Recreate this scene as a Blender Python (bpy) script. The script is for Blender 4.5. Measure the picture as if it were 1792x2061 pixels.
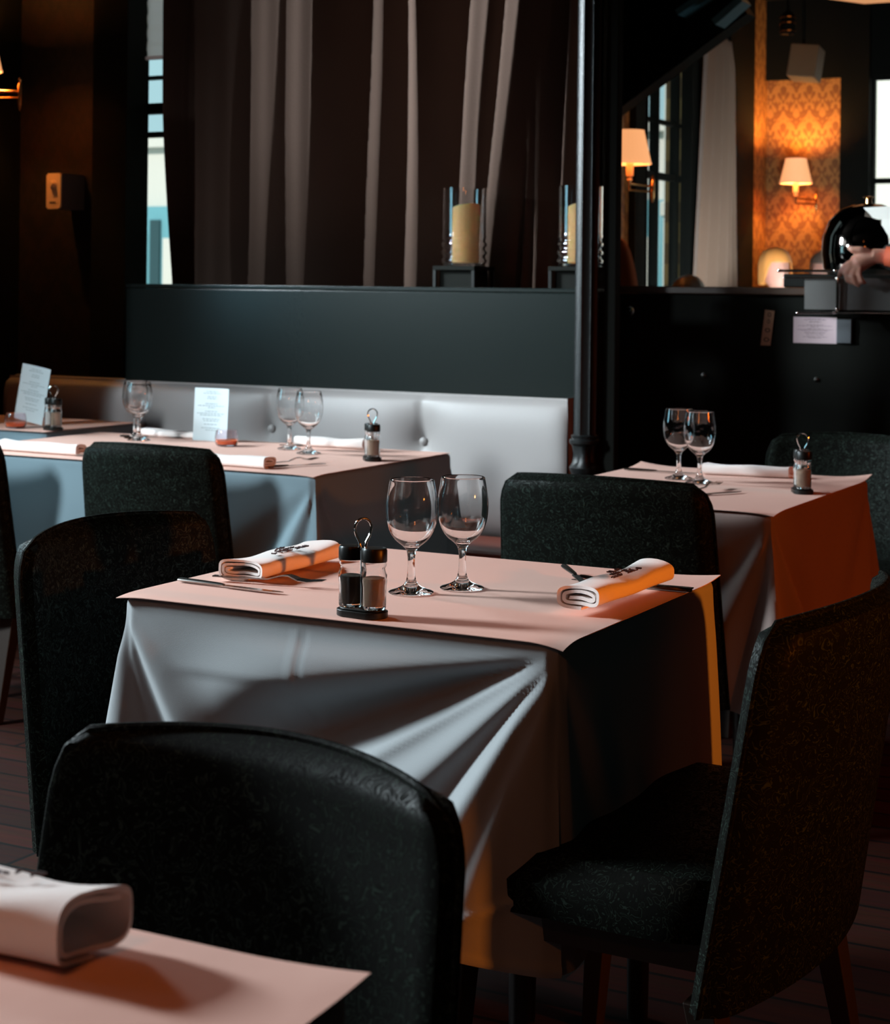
import bpy, bmesh, math, random
from mathutils import Vector, Matrix
random.seed(7)
PI = math.pi
for o in list(bpy.data.objects):
    bpy.data.objects.remove(o)
S = bpy.context.scene
COL = S.collection

# ------------------------------------------------------------------ camera
# x runs along the banquette, y towards it, z up; metres
cd = bpy.data.cameras.new('camera')
cam = bpy.data.objects.new('camera', cd)
COL.objects.link(cam)
YAW = math.radians(27.6)
cam.matrix_world = (Matrix.Translation((0, 0, 1.25)) @ Matrix.Rotation(YAW, 4, 'Z')
                    @ Matrix.Rotation(PI / 2, 4, 'X') @ Matrix.Rotation(math.radians(0.65), 4, 'Z'))
cd.sensor_fit = 'HORIZONTAL'
cd.sensor_width = 36.0
cd.lens = 3600 / 1792 * 36
cd.shift_y = (578 - 1030.5) / 1792
cd.clip_start = 0.05
cd.dof.use_dof = True
cd.dof.focus_distance = 2.75
cd.dof.aperture_fstop = 11
S.camera = cam

# ------------------------------------------------------------------ world, exposure
S.view_settings.view_transform = 'Standard'
S.view_settings.look = 'None'
S.view_settings.gamma = 1
S.view_settings.exposure = 0
S.view_settings.use_curve_mapping = False
w = bpy.data.worlds.new('world')
S.world = w
w.use_nodes = True
bg = w.node_tree.nodes['Background']
bg.inputs[0].default_value = (0.45, 0.74, 0.80, 1)
bg.inputs[1].default_value = 1.0

def area(name, loc, target, sx, sy, power, color, spread=PI):
    l = bpy.data.lights.new(name, 'AREA')
    l.shape = 'RECTANGLE'; l.size = sx; l.size_y = sy
    l.energy = power; l.color = color; l.spread = spread
    o = bpy.data.objects.new(name, l); COL.objects.link(o)
    o.location = loc
    o.rotation_euler = (Vector(target) - Vector(loc)).to_track_quat('-Z', 'Y').to_euler()
    return o
def point(name, loc, power, color, r=0.03):
    l = bpy.data.lights.new(name, 'POINT'); l.energy = power; l.color = color; l.shadow_soft_size = r
    o = bpy.data.objects.new(name, l); COL.objects.link(o); o.location = loc
    return o
DAY = (0.80, 0.93, 1.0)
# daylight through the tall casements of the left wall, then two added fills
for i, (yy, p) in enumerate(((0.2, 2), (1.1, 3), (1.65, 290), (2.9, 6), (3.8, 55))):
    area('window_daylight_and_fill', (-4.93, yy, 2.30), (-1.4, yy + 0.0, 0.9), 0.55, 0.62, p, DAY)
area('window_daylight_and_fill', (-4.93, 3.9, 2.35), (-2.5, 5.6, 2.05), 0.45, 0.6, 75, DAY, math.radians(75))  # added narrow beam that brightens the right-hand curtain folds
area('window_daylight_and_fill', (-4.93, 3.55, 1.50), (-1.4, 4.2, 0.9), 0.9, 0.7, 12, (0.35, 0.80, 1.0))  # added low teal fill for partition and long cloth; no opening here
area('bar_room_fill', (-2.45, 7.95, 0.95), (-3.12, 9.35, 1.45), 0.6, 0.35, 7, DAY, math.radians(80))  # added fill hidden below counter height, whitens the lower side curtain
area('bar_room_fill', (-1.3, 8.3, 1.35), (-3.2, 9.2, 1.25), 0.7, 0.6, 4, DAY)  # added fill for the side curtain and the blond person's face
# warm lamp of the dining room to the right, then an added fill
area('dining_room_lamp', (2.6, 2.24, 1.46), (-1.2, 2.62, 0.80), 0.12, 0.12, 5.0, (1.0, 0.22, 0.014), math.radians(40))
area('right_table_fill', (0.9, 4.3, 1.5), (-1.2, 4.35, 0.35), 0.2, 0.2, 2.6, (1.0, 0.13, 0.008), math.radians(80))  # added warm fill aimed at the right-hand cloth; no lamp stands there
sun = bpy.data.lights.new('street_sun', 'SUN'); sun.energy = 4.0; sun.angle = 0.02; sun.color = (1.0, 0.97, 0.9)
so = bpy.data.objects.new('street_sun', sun); COL.objects.link(so); so.rotation_euler = Vector((-0.25, 0.8, -0.55)).to_track_quat('-Z', 'Y').to_euler()
point('overhead_warm_fill', (-0.95, 0.55, 1.95), 9, (1.0, 0.26, 0.05), 0.12)  # added warm fill that turns the nearest table orange
point('overhead_warm_fill', (-1.3, 1.2, 2.7), 1.0, (1.0, 0.30, 0.07), 0.12)  # weak added warm fill over the foreground

# ------------------------------------------------------------------ materials
def mat(name, col, rough=0.6, metal=0.0, **kw):
    m = bpy.data.materials.new(name); m.use_nodes = True
    b = m.node_tree.nodes['Principled BSDF']
    b.inputs['Base Color'].default_value = (*col, 1)
    b.inputs['Roughness'].default_value = rough
    b.inputs['Metallic'].default_value = metal
    for k, v in kw.items():
        b.inputs[k.replace('_', ' ')].default_value = v
    return m
def nd(m, t, **kw):
    n = m.node_tree.nodes.new(t)
    for k, v in kw.items():
        if k in n.inputs: n.inputs[k].default_value = v
        else: setattr(n, k, v)
    return n
def lk(m, a, b): m.node_tree.links.new(a, b)
def bsdf(m): return m.node_tree.nodes['Principled BSDF']
def add_bump(m, scale, strength, dist=0.002, detail=3):
    tc = nd(m, 'ShaderNodeTexCoord'); n = nd(m, 'ShaderNodeTexNoise', Scale=scale, Detail=detail)
    b = nd(m, 'ShaderNodeBump', Strength=strength, Distance=dist)
    lk(m, tc.outputs['Object'], n.inputs['Vector']); lk(m, n.outputs['Fac'], b.inputs['Height'])
    lk(m, b.outputs['Normal'], bsdf(m).inputs['Normal'])
def mixcol(m, fac, c1, c2, lo=0.45, hi=0.55, target='Base Color'):
    r = nd(m, 'ShaderNodeValToRGB')
    r.color_ramp.elements[0].position = lo; r.color_ramp.elements[0].color = (*c1, 1)
    r.color_ramp.elements[1].position = hi; r.color_ramp.elements[1].color = (*c2, 1)
    lk(m, fac, r.inputs['Fac']); lk(m, r.outputs['Color'], bsdf(m).inputs[target])
    return r

M = {}
M['paper'] = mat('peach_paper', (0.74, 0.45, 0.37), 0.75)
add_bump(M['paper'], 9, 0.25, 0.004)
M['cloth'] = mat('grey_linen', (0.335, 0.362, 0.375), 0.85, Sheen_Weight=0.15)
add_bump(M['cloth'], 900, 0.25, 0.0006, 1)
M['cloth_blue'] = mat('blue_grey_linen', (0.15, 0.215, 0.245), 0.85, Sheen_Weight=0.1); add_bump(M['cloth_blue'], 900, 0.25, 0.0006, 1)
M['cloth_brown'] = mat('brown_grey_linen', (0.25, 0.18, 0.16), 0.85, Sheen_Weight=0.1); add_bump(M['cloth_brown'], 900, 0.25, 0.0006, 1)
M['napkin'] = mat('cotton_napkin', (0.80, 0.72, 0.68), 0.9, Sheen_Weight=0.2)
add_bump(M['napkin'], 500, 0.35, 0.0006, 1)
M['print'] = mat('dark_print', (0.05, 0.02, 0.02), 0.7)
M['card'] = mat('menu_card', (0.48, 0.56, 0.58), 0.6)
M['ink'] = mat('menu_ink', (0.22, 0.28, 0.30), 0.7)
M['glass'] = mat('clear_glass', (1, 1, 1), 0.0, Transmission_Weight=1.0, IOR=1.48)
M['tintglass'] = mat('lilac_glass', (0.93, 0.86, 0.90), 0.02, Transmission_Weight=1.0, IOR=1.45)
M['steel'] = mat('steel', (0.42, 0.40, 0.38), 0.22, 1.0)
M['darksteel'] = mat('dark_steel', (0.10, 0.09, 0.08), 0.25, 1.0)
M['chrome'] = mat('chrome', (0.75, 0.73, 0.70), 0.08, 1.0)
M['blackplastic'] = mat('black_plastic', (0.006, 0.006, 0.005), 0.35, Specular_IOR_Level=0.25)
M['salt'] = mat('salt', (0.75, 0.72, 0.68), 0.9)
M['pepper'] = mat('pepper', (0.05, 0.035, 0.025), 0.9)
M['groundpepper'] = mat('ground_spice', (0.32, 0.22, 0.15), 0.9)
M['darkwood'] = mat('dark_wood', (0.020, 0.012, 0.008), 0.4)
M['black'] = mat('black_paint', (0.006, 0.0065, 0.005), 0.75, Specular_IOR_Level=0.1)
M['ceil'] = mat('dark_ceiling', (0.010, 0.009, 0.008), 0.9, Specular_IOR_Level=0.1)
M['panel'] = mat('green_black_lacquer', (0.006, 0.010, 0.009), 0.27, Specular_IOR_Level=0.28)
add_bump(M['panel'], 60, 0.08, 0.002)
M['leather'] = mat('grey_leather', (0.34, 0.31, 0.30), 0.48)
add_bump(M['leather'], 260, 0.2, 0.0008)
M['seatleather'] = mat('rust_leather', (0.22, 0.05, 0.03), 0.5)
M['iron'] = mat('black_cast_iron', (0.008, 0.009, 0.009), 0.40, 0.05, Specular_IOR_Level=0.28)
add_bump(M['iron'], 220, 0.6, 0.002)
M['wax'] = mat('cream_wax', (0.88, 0.52, 0.20), 0.45, Subsurface_Weight=0.3)
M['orangewax'] = mat('orange_wax', (0.95, 0.16, 0.01), 0.5)
M['brass'] = mat('brass', (0.75, 0.42, 0.16), 0.25, 1.0)
M['curtain'] = mat('taupe_velvet', (0.075, 0.046, 0.035), 0.9, Specular_IOR_Level=0.15)
add_bump(M['curtain'], 120, 0.3, 0.002)
M['curtain2'] = mat('pale_brown_curtain', (0.24, 0.15, 0.10), 0.8, Sheen_Weight=0.3)
M['plaster'] = mat('white_render', (0.62, 0.60, 0.55), 0.9)
M['teal'] = mat('teal_paint', (0.14, 0.36, 0.42), 0.6)
M['darkteal'] = mat('dark_teal', (0.02, 0.06, 0.07), 0.6)
M['stone'] = mat('pale_stone', (0.55, 0.55, 0.50), 0.9)
add_bump(M['stone'], 3, 0.5, 0.05)
M['blind'] = mat('lilac_blind', (0.80, 0.68, 0.68), 0.8)
_t = nd(M['blind'], 'ShaderNodeBsdfTranslucent', Color=(1.0, 0.84, 0.84, 1)); _m = nd(M['blind'], 'ShaderNodeMixShader', Fac=0.95)
_o = M['blind'].node_tree.nodes['Material Output']
lk(M['blind'], bsdf(M['blind']).outputs[0], _m.inputs[1]); lk(M['blind'], _t.outputs[0], _m.inputs[2]); lk(M['blind'], _m.outputs[0], _o.inputs['Surface'])
M['tagpaper'] = mat('kraft_tag', (0.45, 0.24, 0.15), 0.8)
M['notepaper'] = mat('pink_note', (0.50, 0.38, 0.40), 0.8)
M['blackink'] = mat('black_ink', (0.03, 0.02, 0.02), 0.8)
M['greyplastic'] = mat('grey_plastic', (0.09, 0.10, 0.11), 0.4)
M['skin'] = mat('skin', (0.62, 0.30, 0.22), 0.5, Subsurface_Weight=0.1)
M['blond'] = mat('blond_hair', (0.78, 0.30, 0.07), 0.5)
M['greyhair'] = mat('grey_brown_hair', (0.12, 0.08, 0.06), 0.5)
M['blackhair'] = mat('black_hair', (0.02, 0.012, 0.008), 0.5)
M['coat'] = mat('black_coat', (0.012, 0.011, 0.010), 0.9)
M['greyshirt'] = mat('grey_scarf', (0.20, 0.20, 0.21), 0.9)
M['orange'] = mat('orange_upholstery', (0.55, 0.14, 0.04), 0.7)
M['white'] = mat('white_paper', (0.80, 0.78, 0.72), 0.7)
M['bluereflect'] = mat('painted_blue_reflection', (0.10, 0.28, 0.34), 0.6)  # brace colour holds a painted blue window reflection

# velvet with a small swirling motif
m = M['velvet'] = mat('patterned_velvet', (0.004, 0.004, 0.003), 0.55, Specular_IOR_Level=0.05)
tc = nd(m, 'ShaderNodeTexCoord')
n1 = nd(m, 'ShaderNodeTexNoise', Scale=42.0, Detail=1.0, Distortion=2.2)
lk(m, tc.outputs['Object'], n1.inputs['Vector'])
mt = nd(m, 'ShaderNodeMath', operation='PINGPONG'); mt.inputs[1].default_value = 0.12
lk(m, n1.outputs['Fac'], mt.inputs[0])
mt2 = nd(m, 'ShaderNodeMath', operation='MULTIPLY'); mt2.inputs[1].default_value = 8.3
lk(m, mt.outputs[0], mt2.inputs[0])
mixcol(m, mt2.outputs[0], (0.0030, 0.0035, 0.0025), (0.024, 0.036, 0.029), 0.78, 0.98)
rr = nd(m, 'ShaderNodeMapRange'); rr.inputs['To Min'].default_value = 0.8; rr.inputs['To Max'].default_value = 0.35
lk(m, mt2.outputs[0], rr.inputs['Value']); lk(m, rr.outputs[0], bsdf(m).inputs['Roughness'])

# floor boards
m = M['boards'] = mat('red_brown_boards', (0.05, 0.015, 0.01), 0.7, Specular_IOR_Level=0.15)
tc = nd(m, 'ShaderNodeTexCoord')
br = nd(m, 'ShaderNodeTexBrick', Scale=1.0)
br.inputs['Brick Width'].default_value = 1.3; br.inputs['Row Height'].default_value = 0.11
br.inputs['Mortar Size'].default_value = 0.006
br.inputs['Color1'].default_value = (0.055, 0.014, 0.007, 1); br.inputs['Color2'].default_value = (0.03, 0.008, 0.005, 1)
br.inputs['Mortar'].default_value = (0.004, 0.003, 0.002, 1)
lk(m, tc.outputs['Object'], br.inputs['Vector'])
mp = nd(m, 'ShaderNodeMapping'); mp.inputs['Scale'].default_value = (3, 40, 1)
ns = nd(m, 'ShaderNodeTexNoise', Scale=2.0, Detail=4.0)
lk(m, tc.outputs['Object'], mp.inputs['Vector']); lk(m, mp.outputs[0], ns.inputs['Vector'])
mx = nd(m, 'ShaderNodeMixRGB', blend_type='MULTIPLY'); mx.inputs[0].default_value = 0.85
lk(m, br.outputs['Color'], mx.inputs[1]); lk(m, ns.outputs['Color'], mx.inputs[2])
lk(m, mx.outputs[0], bsdf(m).inputs['Base Color'])

# damask wallpaper (ogee lattice with leaf shapes), coordinates in metres
def damask(name, c1, c2, cell=0.20, hor='X'):
    m = mat(name, c1, 0.55)
    tc = nd(m, 'ShaderNodeTexCoord'); sp = nd(m, 'ShaderNodeSeparateXYZ')
    lk(m, tc.outputs['Object'], sp.inputs[0])
    def math_(op, a, b=None, c=None):
        n = nd(m, 'ShaderNodeMath', operation=op)
        for i, x in enumerate((a, b, c)):
            if x is None: continue
            if isinstance(x, (int, float)): n.inputs[i].default_value = x
            else: lk(m, x, n.inputs[i])
        return n.outputs[0]
    k = 2 * PI / cell
    x = math_('MULTIPLY', sp.outputs[hor], k); z = math_('MULTIPLY', sp.outputs['Z'], k * 0.72)
    a = math_('COSINE', x); b = math_('COSINE', z)
    s = math_('ADD', a, b)                                  # lattice
    x3 = math_('COSINE', math_('MULTIPLY', x, 3.0)); z2 = math_('SINE', math_('MULTIPLY', z, 3.0))
    leaf = math_('MULTIPLY', math_('MULTIPLY', x3, z2), 0.8)
    x5 = math_('COSINE', math_('MULTIPLY', x, 5.0)); z4 = math_('COSINE', math_('ADD', math_('MULTIPLY', z, 4.0), a))
    l2 = math_('MULTIPLY', math_('MULTIPLY', x5, z4), 0.5)
    v = math_('ADD', math_('ADD', s, leaf), l2)
    v = math_('SINE', math_('MULTIPLY', v, 2.2))
    v = math_('MULTIPLY_ADD', v, 0.5, 0.5)
    mixcol(m, v, c1, c2, 0.35, 0.65)
    return m
M['wallpaper'] = damask('dark_damask', (0.005, 0.003, 0.002), (0.014, 0.0065, 0.004))
M['goldpaper'] = damask('gold_damask', (0.21, 0.09, 0.024), (0.40, 0.20, 0.055), 0.16)
M['goldpaper_side'] = damask('gold_damask_side', (0.21, 0.09, 0.024), (0.40, 0.20, 0.055), 0.16, 'Y')

# glowing lampshade: thin fabric in front of a bulb
def shade_mat(name, strength):
    m = bpy.data.materials.new(name); m.use_nodes = True
    b = bsdf(m)
    b.inputs['Base Color'].default_value = (0.8, 0.5, 0.3, 1); b.inputs['Roughness'].default_value = 0.8
    b.inputs['Emission Color'].default_value = (1.0, 0.43, 0.17, 1); b.inputs['Emission Strength'].default_value = strength
    return m
M['shade'] = shade_mat('glowing_lampshade', 0.9)
M['bulb'] = shade_mat('bulb', 4.0)
M['pendant'] = shade_mat('pendant_shade', 0.55)

# ------------------------------------------------------------------ mesh helpers
class MB:
    def __init__(s): s.v = []; s.f = []; s.mi = []; s.cur = 0
    def add(s, vs, fs, mi=None):
        n = len(s.v); s.v += [tuple(x) for x in vs]; s.f += [tuple(i + n for i in f) for f in fs]
        s.mi += [s.cur if mi is None else mi] * len(fs)
    def box(s, a, b, mi=None):
        (x0, y0, z0), (x1, y1, z1) = a, b
        s.add([(x0,y0,z0),(x1,y0,z0),(x1,y1,z0),(x0,y1,z0),(x0,y0,z1),(x1,y0,z1),(x1,y1,z1),(x0,y1,z1)],
              [(0,3,2,1),(4,5,6,7),(0,1,5,4),(1,2,6,5),(2,3,7,6),(3,0,4,7)], mi)
    def lathe(s, prof, n=32, c=(0,0,0), mi=None, close=False, rfun=None):
        vs = []; fs = []
        for (r, z) in prof:
            for k in range(n):
                a = 2 * PI * k / n; q = r * (rfun(a, z) if rfun else 1)
                vs.append((c[0] + q * math.cos(a), c[1] + q * math.sin(a), c[2] + z))
        L = len(prof)
        for i in range(L if close else L - 1):
            j = (i + 1) % L
            for k in range(n):
                fs.append((i*n+k, i*n+(k+1)%n, j*n+(k+1)%n, j*n+k))
        if not close:
            if prof[0][0] > 1e-6: fs.append(tuple(range(n))[::-1])
            if prof[-1][0] > 1e-6: fs.append(tuple(range((L-1)*n, L*n)))
        s.add(vs, fs, mi)
    def tube(s, pts, r, n=10, mi=None, cap=True):
        pts = [Vector(p) for p in pts]; rs = r if isinstance(r, (list, tuple)) else [r] * len(pts)
        vs = []; fs = []; up = None
        for i, p in enumerate(pts):
            d = (pts[min(i+1, len(pts)-1)] - pts[max(i-1, 0)]).normalized()
            if up is None:
                up = Vector((0,0,1)) if abs(d.z) < 0.9 else Vector((1,0,0))
            a = (up - d * up.dot(d)).normalized(); b = d.cross(a); up = a
            for k in range(n):
                t = 2 * PI * k / n; vs.append(p + (a * math.cos(t) + b * math.sin(t)) * rs[i])
        for i in range(len(pts) - 1):
            for k in range(n): fs.append((i*n+k, i*n+(k+1)%n, (i+1)*n+(k+1)%n, (i+1)*n+k))
        if cap: fs.append(tuple(range(n))[::-1]); fs.append(tuple(range((len(pts)-1)*n, len(pts)*n)))
        s.add(vs, fs, mi)
    def grid(s, fn, nu, nv, mi=None):
        vs = [fn(i / nu, j / nv) for j in range(nv + 1) for i in range(nu + 1)]
        s.add(vs, [(j*(nu+1)+i, j*(nu+1)+i+1, (j+1)*(nu+1)+i+1, (j+1)*(nu+1)+i) for j in range(nv) for i in range(nu)], mi)
    def prism(s, poly, z0, z1, mi=None):
        n = len(poly)
        s.add([(x, y, z0) for x, y in poly] + [(x, y, z1) for x, y in poly],
              [tuple(range(n))[::-1], tuple(range(n, 2*n))] + [(i, (i+1)%n, n+(i+1)%n, n+i) for i in range(n)], mi)
    def build(s, name, mats, parent=None, smooth=True, bevel=0, loc=None, rot=None):
        me = bpy.data.meshes.new(name); me.from_pydata(s.v, [], s.f); me.update()
        if not isinstance(mats, (list, tuple)): mats = [mats]
        for q in mats: me.materials.append(q)
        for p, i in zip(me.polygons, s.mi): p.material_index = i; p.use_smooth = smooth
        bm = bmesh.new(); bm.from_mesh(me); bmesh.ops.recalc_face_normals(bm, faces=bm.faces); bm.to_mesh(me); bm.free()
        if smooth:
            try: me.set_sharp_from_angle(angle=math.radians(40))
            except Exception: pass
        o = bpy.data.objects.new(name, me); COL.objects.link(o)
        if parent: o.parent = parent
        if loc: o.location = loc
        if rot: o.rotation_euler = rot
        if bevel:
            b = o.modifiers.new('bevel', 'BEVEL'); b.width = bevel; b.segments = 2; b.limit_method = 'ANGLE'
        return o
def tag(o, label, cat, group=None, kind=None):
    o['label'] = label; o['category'] = cat
    if group: o['group'] = group
    if kind: o['kind'] = kind
    return o
def thing(name, label, cat, loc=(0,0,0), rz=0, group=None):
    o = bpy.data.objects.new(name, None); o.empty_display_size = 0.05; COL.objects.link(o)
    o.location = loc; o.rotation_euler = (0, 0, rz)
    return tag(o, label, cat, group)
def struct(name, mb, m, label=None, cat=None, **kw):
    o = mb.build(name, m, smooth=False, **kw); o['kind'] = 'structure'
    if label: o['label'] = label; o['category'] = cat
    return o
def dup(root, loc, rz, label, group=None):
    r = root.copy(); COL.objects.link(r); r.location = loc; r.rotation_euler = (0, 0, rz); r['label'] = label
    if group: r['group'] = group
    for ch in list(root.children):
        c = ch.copy(); COL.objects.link(c); c.parent = r
        for g in list(ch.children):
            d = g.copy(); COL.objects.link(d); d.parent = c
    return r
def B(name, a, b, m, parent=None, bevel=0):
    k = MB(); k.box(a, b); return k.build(name, m, parent, smooth=False, bevel=bevel)

# ------------------------------------------------------------------ structure
k = MB(); k.box((-5.2, -1.6, -0.1), (3.6, 5.86, 0)); k.box((-3.42, 5.86, -0.1), (3.6, 11.2, 0)); struct('floor', k, M['boards'], 'dark red-brown wooden board floor', 'floor')
k = MB(); k.box((-5.2, -1.6, 3.0), (3.6, 5.86, 3.1)); k.box((-3.42, 5.86, 3.0), (3.6, 11.2, 3.1)); struct('ceiling', k, M['ceil'], 'near-black ceiling above the dining room', 'ceiling')
# left wall, with five tall casement openings, and an unseen pier and beam added to block daylight
k = MB(); k.box((-5.1, -1.6, 0), (-5.0, 6.0, 1.9)); k.box((-5.1, -1.6, 2.9), (-5.0, 6.0, 3.0))
ys = [-1.6, -0.1, 0.5, 0.8, 1.3, 1.35, 1.95, 2.6, 3.2, 3.5, 4.1, 6.0]
for i in range(0, len(ys) - 1, 2): k.box((-5.1, ys[i], 1.9), (-5.0, ys[i+1], 2.9))
k.box((-5.0, 4.30, 0), (-4.30, 4.42, 1.95)); k.box((-5.0, 4.30, 1.95), (-4.50, 4.42, 3.0)); k.box((-5.0, 2.48, 2.06), (-3.2, 2.58, 3.0))  # unseen blockers: pier shades the bench corner, beam shades the curtains
struct('wall_left', k, M['black'], 'dark left wall with tall window openings and an added pier and beam that block daylight', 'wall')
# back wall with the curtained window
k = MB()
k.box((-5.0, 5.75, 0), (-4.50, 5.85, 3.0))
k.box((-4.50, 5.75, 0), (-2.40, 5.85, 1.1)); k.box((-4.50, 5.75, 2.75), (-2.40, 5.85, 3.0))
struct('wall_back', k, M['wallpaper'], 'dark damask-papered back wall left of the long window', 'wall')
k = MB()
k.box((-4.52, 5.62, 0), (-4.352, 5.76, 3.0))
struct('trim_1', k, M['black'], 'black wooden window surround between wallpaper and curtains', 'window trim')
k = MB()
k.box((-4.36, 5.76, 1.1), (-4.30, 5.82, 2.75)) if False else None
for x in (-4.50, -3.82, -3.14, -2.46):
    k.box((x, 5.76, 1.1), (x + 0.06, 5.82, 2.75))
for z0, z1 in ((1.855 - 0.02, 1.855), (1.928, 1.969), (2.066, 2.078), (1.1, 1.16), (2.70, 2.75)):
    k.box((-4.50, 5.765, z0), (-2.42, 5.815, z1))
struct('window_1', k, M['black'], 'black framed casement window behind the long curtains', 'window')
k = MB(); k.box((-4.44, 5.788, 1.16), (-2.46, 5.792, 2.70)); g = k.build('pane', M['glass'], bpy.data.objects['window_1'], smooth=False)
k = MB(); k.grid(lambda a, b: (-4.45 + 1.98 * a, 5.745 + 0.003 * math.sin(60 * b), 2.145 + 0.55 * b), 4, 30)
k.tube([(-4.46, 5.74, 2.145), (-2.46, 5.74, 2.145)], 0.008)
tag(k.build('roller_blind', M['blind']), 'pale lilac roller blind drawn over the top of the curtained window', 'blind')

# partition above the bench, with its cap
k = MB(); k.box((-4.06, 5.25, 0.0), (-2.262, 5.42, 1.235))
o = k.build('partition_panel', M['panel'], smooth=False, bevel=0.004)
tag(o, 'glossy green-black partition panel standing behind the grey banquette', 'partition')
B('cap_rail', (-4.065, 5.2505, 1.2355), (-2.257, 5.445, 1.25), M['panel'], o, 0.003)

# post and bar
k = MB(); k.box((-2.47, 5.86, 0), (-2.405, 5.91, 3.0))
struct('trim_2', k, M['black'], 'tall black post between the curtains and the bar opening', 'post')
k = MB(); k.box((-3.42, 6.2, 0), (-3.3, 8.30, 3.0)); k.box((-3.42, 8.30, 0), (-3.3, 9.08, 0.9)); k.box((-3.42, 8.30, 2.55), (-3.3, 9.08, 3.0)); k.box((-3.42, 9.08, 0), (-3.3, 11, 3.0))
struct('wall_room_left', k, M['goldpaper_side'], 'gold damask side wall of the room behind the bar', 'wall')
k = MB()
k.box((-3.3, 8.26, 0.9), (-3.265, 8.42, 2.55)); k.box((-3.3, 8.405, 0.9), (-3.26, 8.42, 2.55))
k.box((-3.34, 8.63, 0.9), (-3.29, 8.655, 2.55)); k.box((-3.34, 8.93, 0.9), (-3.29, 8.955, 2.55)); k.box((-3.3, 9.00, 0.9), (-3.24, 9.10, 2.6))
for z0, z1 in ((1.82, 1.855), (2.11, 2.13), (0.9, 0.95), (2.5, 2.55)): k.box((-3.34, 8.42, z0), (-3.30, 9.02, z1))
struct('window_2', k, M['black'], 'black barred window in the side wall of the room behind the bar', 'window')
k = MB(); k.box((-3.322, 8.42, 0.95), (-3.318, 9.0, 2.5)); k.build('pane', M['glass'], bpy.data.objects['window_2'], smooth=False)
# far wall of the second room
k = MB(); k.box((-3.3, 10.5, 0), (-2.67, 10.6, 3.0)); k.box((-2.67, 10.5, 0), (-1.2, 10.6, 1.0)); k.box((-2.67, 10.5, 2.525), (-1.2, 10.6, 3.0)); k.box((-1.2, 10.5, 0), (3.6, 10.6, 3.0))
struct('wall_far', k, M['goldpaper'], 'gold damask far wall behind the bar, lit by a lamp', 'wall')
k = MB();  k.box((-2.83, 10.42, 0), (-2.66, 10.499, 3.0)); k.box((-3.299, 9.72, 0), (-3.27, 10.16, 3.0)); k.box((-3.299, 9.1, 0), (-3.285, 9.72, 3.0)); k.box((-3.3, 10.46, 2.52), (-1.0, 10.499, 3.0))
struct('trim_3', k, M['black'], 'black pilasters framing the gold wallpaper panel', 'wall trim')
k = MB()
for x in (-2.68, -1.93, -1.22): k.box((x, 10.50, 1.0), (x + 0.03, 10.56, 2.53))
for z0 in (1.0, 1.89, 2.50): k.box((-2.67, 10.505, z0), (-1.2, 10.555, z0 + 0.03))
struct('window_3', k, M['black'], 'bright window with black bars in the far wall', 'window')
k = MB(); k.box((-2.65, 10.528, 1.0), (-1.22, 10.532, 2.5)); k.build('pane', M['glass'], bpy.data.objects['window_3'], smooth=False)
k = MB(); k.box((3.5, -1.6, 0), (3.6, 11.2, 3.0)); struct('wall_right', k, M['black'], 'black right wall', 'wall')
k = MB(); k.box((-5.1, -1.7, 0), (3.6, -1.6, 3.0)); struct('wall_front', k, M['black'], 'black wall behind the viewer', 'wall')
k = MB(); k.box((-3.35, 7.3, 2.62), (3.5, 7.5, 3.0)); struct('trim_4', k, M['black'], 'black ceiling beam over the room behind the bar', 'beam')

# sloping braces under the ceiling
def brace(name, a, b, wd, m, label, cat, accent=None):
    k = MB(); a = Vector(a); b = Vector(b); d = (b - a).normalized(); nrm = Vector((-d.z, 0, d.x)) * wd; y = Vector((0, 0.12, 0))
    vs = [a, b, b + nrm, a + nrm]; k.add([p for p in vs] + [p + y for p in vs], [(0,1,2,3),(7,6,5,4),(0,4,5,1),(1,5,6,2),(2,6,7,3),(3,7,4,0)])
    return tag(k.build(name, m, smooth=False), label, cat)
brace('stair_stringer', (-3.10, 7.4, 1.99), (-2.42, 7.4, 2.44), 0.62, M['black'], 'black sloping underside of a staircase left of the curtain behind the bar', 'staircase')
brace('steel_brace', (-2.51, 7.25, 2.376), (-2.392, 7.25, 2.469), 0.030, M['bluereflect'], 'sloping steel brace with window blue put in its colour, lower right of the two under the ceiling', 'brace')
brace('steel_brace', (-2.679, 7.25, 2.428), (-2.560, 7.25, 2.500), 0.026, M['bluereflect'], 'dim sloping steel brace, upper left of the two under the ceiling', 'brace')

# outside
k = MB(); k.box((-40, 5.9, -0.3), (20, 60, -0.2)); struct('ground', k, M['stone'], 'pale paved street outside the windows', 'ground')
k = MB(); k.box((-16, 16.0, -0.2), (2, 19, 2.75)); k.box((-16.2, 15.9, 2.75), (2.2, 19, 2.85))
o = tag(k.build('street_building', M['plaster'], smooth=False), 'low white building across the street seen through the curtain gap', 'building')
k = MB(); k.box((-14, 15.9, -0.2), (-2, 15.99, 2.1)); k.build('shop_front', M['teal'], o, smooth=False)
for x in [-13.81 + 0.62 * i for i in range(18)]:
    B('white_panel', (x - 0.22, 15.87, 0.9), (x - 0.06, 15.89, 1.80), M['plaster'], o); B('white_panel', (x + 0.17, 15.87, 0.9), (x + 0.30, 15.89, 1.75), M['plaster'], o)
    B('shop_window', (x, 15.86, 0.9), (x + 0.13, 15.89, 1.95), M['darkteal'] if int(x * 10) % 2 else M['plaster'], o)
k = MB(); k.box((-4.345, 11.5, -0.2), (-4.08, 11.9, 2.9)); k.box((-4.36, 11.48, 1.75), (-4.06, 11.92, 1.85))
tag(k.build('stone_pillar', M['stone'], smooth=False, bevel=0.01), 'pale stone pillar outside the barred window behind the bar', 'pillar')
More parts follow.
